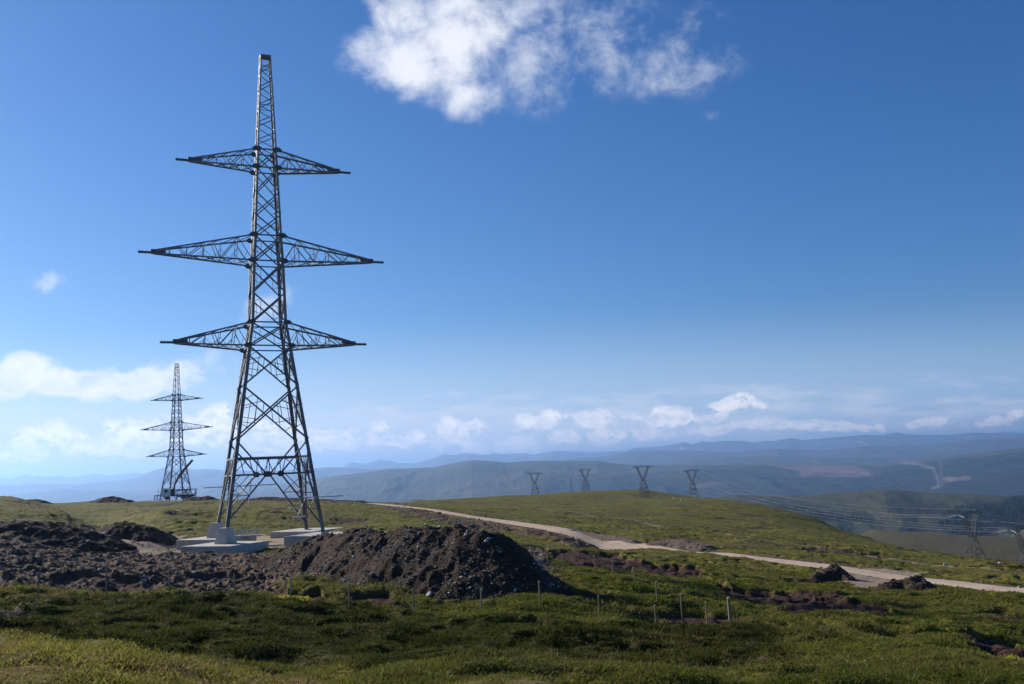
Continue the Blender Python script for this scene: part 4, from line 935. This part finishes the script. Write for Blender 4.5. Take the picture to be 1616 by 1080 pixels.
for (i, j, sag, what) in ((2, 4, 9, 'hill top pylon to the big right pylon'), (3, 5, 10, 'right crest pylon to the cut off pylon'), (0, 2, 5, 'farthest left pylon to the hill top pylon'), (1, 3, 4, 'second pylon to the right crest pylon')):
    sa, sb = ends(oldp[i], oldp[j])
    for x_ in (-7.4, 0, 7.4):
        span(anchor(oldp[i], x_, sa), anchor(oldp[j], x_, sb), sag, f'thin pale {nm3[x_]} cable sagging from the {what}', .04)
    if i in (2, 3):
        A = oldp[i].location+Matrix.Rotation(oldp[i].rotation_euler[2], 3, 'Z') @ Vector((3.9, 0, 23.5)); B = oldp[j].location+Matrix.Rotation(oldp[j].rotation_euler[2], 3, 'Z') @ Vector((3.9, 0, 23.5))
        span(A, B, sag*.8, f'thin upper earth wire from the {what}', .035)
for i, off in ((4, Vector((95, -110, -14))), (5, Vector((95, -110, -14)))):
    sa = -1
    for x_ in (-7.4, 0, 7.4):
        A = anchor(oldp[i], x_, sa); span(A, A+off, 4, f'{nm3[x_]} cable leaving {"the big old pylon" if i == 4 else "the cut off pylon"} towards the right edge', .035)
# tiny mast beyond the crest
m = MB(); 
for a_ in (-1, 1):
    for b_ in (-1, 1): m.tube((a_*2.2, b_*2.2, -12), (a_*.4, b_*.4, 22), .25, n=4)
for k in range(7): m.tube((-2.2+k*.3, 0, -12+k*5), (2.2-k*.3, 0, -8+k*5), .2, n=4)
q = P(902, 776, 1500); tag(m.build('lattice_mast', mo, loc=(q[0], q[1], q[2])), 'tiny faint mast just above the hill crest between the first two old pylons', 'mast')

# ------------------------------------------------------------------ loader crane lorry at the distant tower
mwht, g, b = mat('white_paint'); b.inputs['Base Color'].default_value = (.72, .73, .72, 1); b.inputs['Roughness'].default_value = .35
mred, g, b = mat('red_paint'); b.inputs['Base Color'].default_value = (.20, .075, .06, 1); b.inputs['Roughness'].default_value = .5
mdk, g, b = mat('dark_metal'); b.inputs['Base Color'].default_value = (.05, .055, .06, 1); b.inputs['Roughness'].default_value = .6
mgl, g, b = mat('cab_glass'); b.inputs['Base Color'].default_value = (.03, .05, .06, 1); b.inputs['Roughness'].default_value = .1
q = P(262, 787.5, 318); e = empty('crane_lorry', (q[0], q[1], q[2]-.2), R(4)); tag(e, 'white cabbed lorry with its dark red folding crane raised beside the distant tower', 'lorry')
m = MB(); prof = [(-1.2, .9), (1.6, .9), (1.6, 3.6), (-.3, 3.7), (-1.0, 3.2), (-1.3, 2.0)]
m.prism(prof, Vector((0, -1.2, 0)), Vector((0, 1.2, 0)), X_, Z_); cabo = m.build('cab', mwht, e, bevel=.08)
m = MB(); m.box((.35, -1.215, 2.75), (1.0, .03, .9)); m.box((-.95, 0, 2.75), (.5, 2.0, .8), Matrix.Rotation(.25, 3, 'Y')); m.build('window', mgl, cabo)
MB().box((5.2, 0, 1.1), (8.2, 1.0, .4)).build('chassis', mdk, e)
m = MB(); m.box((6.4, 0, 1.5), (6.6, 2.4, .2)); m.box((9.6, 0, 2.1), (.1, 2.4, 1.0)); m.box((3.2, 0, 2.1), (.1, 2.4, 1.2)); m.build('flat_bed', mwht, e)
for x_ in (.2, 5.6, 7.2):
    for s in (-1, 1):
        wh = MB().tube((x_, s*.85, .5), (x_, s*1.2, .5), .52, n=16).build('wheel', mdk, e)
        MB().tube((x_, s*1.21, .5), (x_, s*1.22, .5), .25, n=10).build('rim', mal, wh)
cr = MB().box((2.3, 0, 2.2), (.8, 1.2, 2.2)).build('crane_base', mdk, e)
bm_ = MB(); pts = [Vector((2.6, 0, 2.0)), Vector((2.7, 0, 4.6)), Vector((4.6, 0, 8.2)), Vector((8.6, 0, 12.6))]
for k, (p_, q_) in enumerate(zip(pts[:-1], pts[1:])):
    d_ = (q_-p_).normalized(); n_ = Vector((-d_.z, 0, d_.x)); ww = (.22, .25, .32)[k]
    bm_.prism([(-ww, -.3), (ww, -.3), (ww, .3), (-ww, .3)], p_, q_, n_, Y_)
bm_.tube((4.3, 0, 6.6), (6.2, 0, 10.0), .14, n=6); bm_.build('crane_boom', mred, e)
MB().tube((-2.2, -1.3, 0), (-2.2, -1.3, 3.8), .07, n=6).build('antenna', mdk, e)
m = MB(); m.box((-2.4, 0, 1.4), (2.2, 2.6, .22))
for s in (-1, 1): m.box((-3.3, s*1.2, .6), (.2, .2, 1.6))
m.build('outrigger', mdk, e)
# site equipment standing behind it
m = MB()
for x_ in (0, 3.2, 6.4): m.box((x_, 0, 1.6), (.25, .25, 3.2))
m.box((3.2, 0, 3.1), (7.2, .25, .25)); m.box((3.2, 0, 1.7), (7.0, .18, .18)); m.box((3.2, 0, .9), (5.2, 1.5, .5))
q = P(279, 787, 322); tag(m.build('assembly_trestle', mdk, loc=(q[0], q[1], q[2]-.2)), 'dark trestle frame between the legs of the distant tower', 'trestle')

# ------------------------------------------------------------------ haze
mh = bpy.data.materials.new('haze_air'); mh.use_nodes = True; mh.node_tree.nodes.clear(); g = NT(mh.node_tree)
vo = g.node('ShaderNodeVolumePrincipled'); vo.inputs['Color'].default_value = (.28, .46, .78, 1); vo.inputs['Density'].default_value = 5.6e-5; vo.inputs['Anisotropy'].default_value = .5
o_ = g.node('ShaderNodeOutputMaterial'); g.l.new(vo.outputs[0], o_.inputs['Volume'])
hz_ = MB().box((0, 19500, (-640+560)/2), (86000, 47000, 1200)).build('haze', mh); tag(hz_, 'pale blue haze filling the distance', 'haze', kind='stuff')
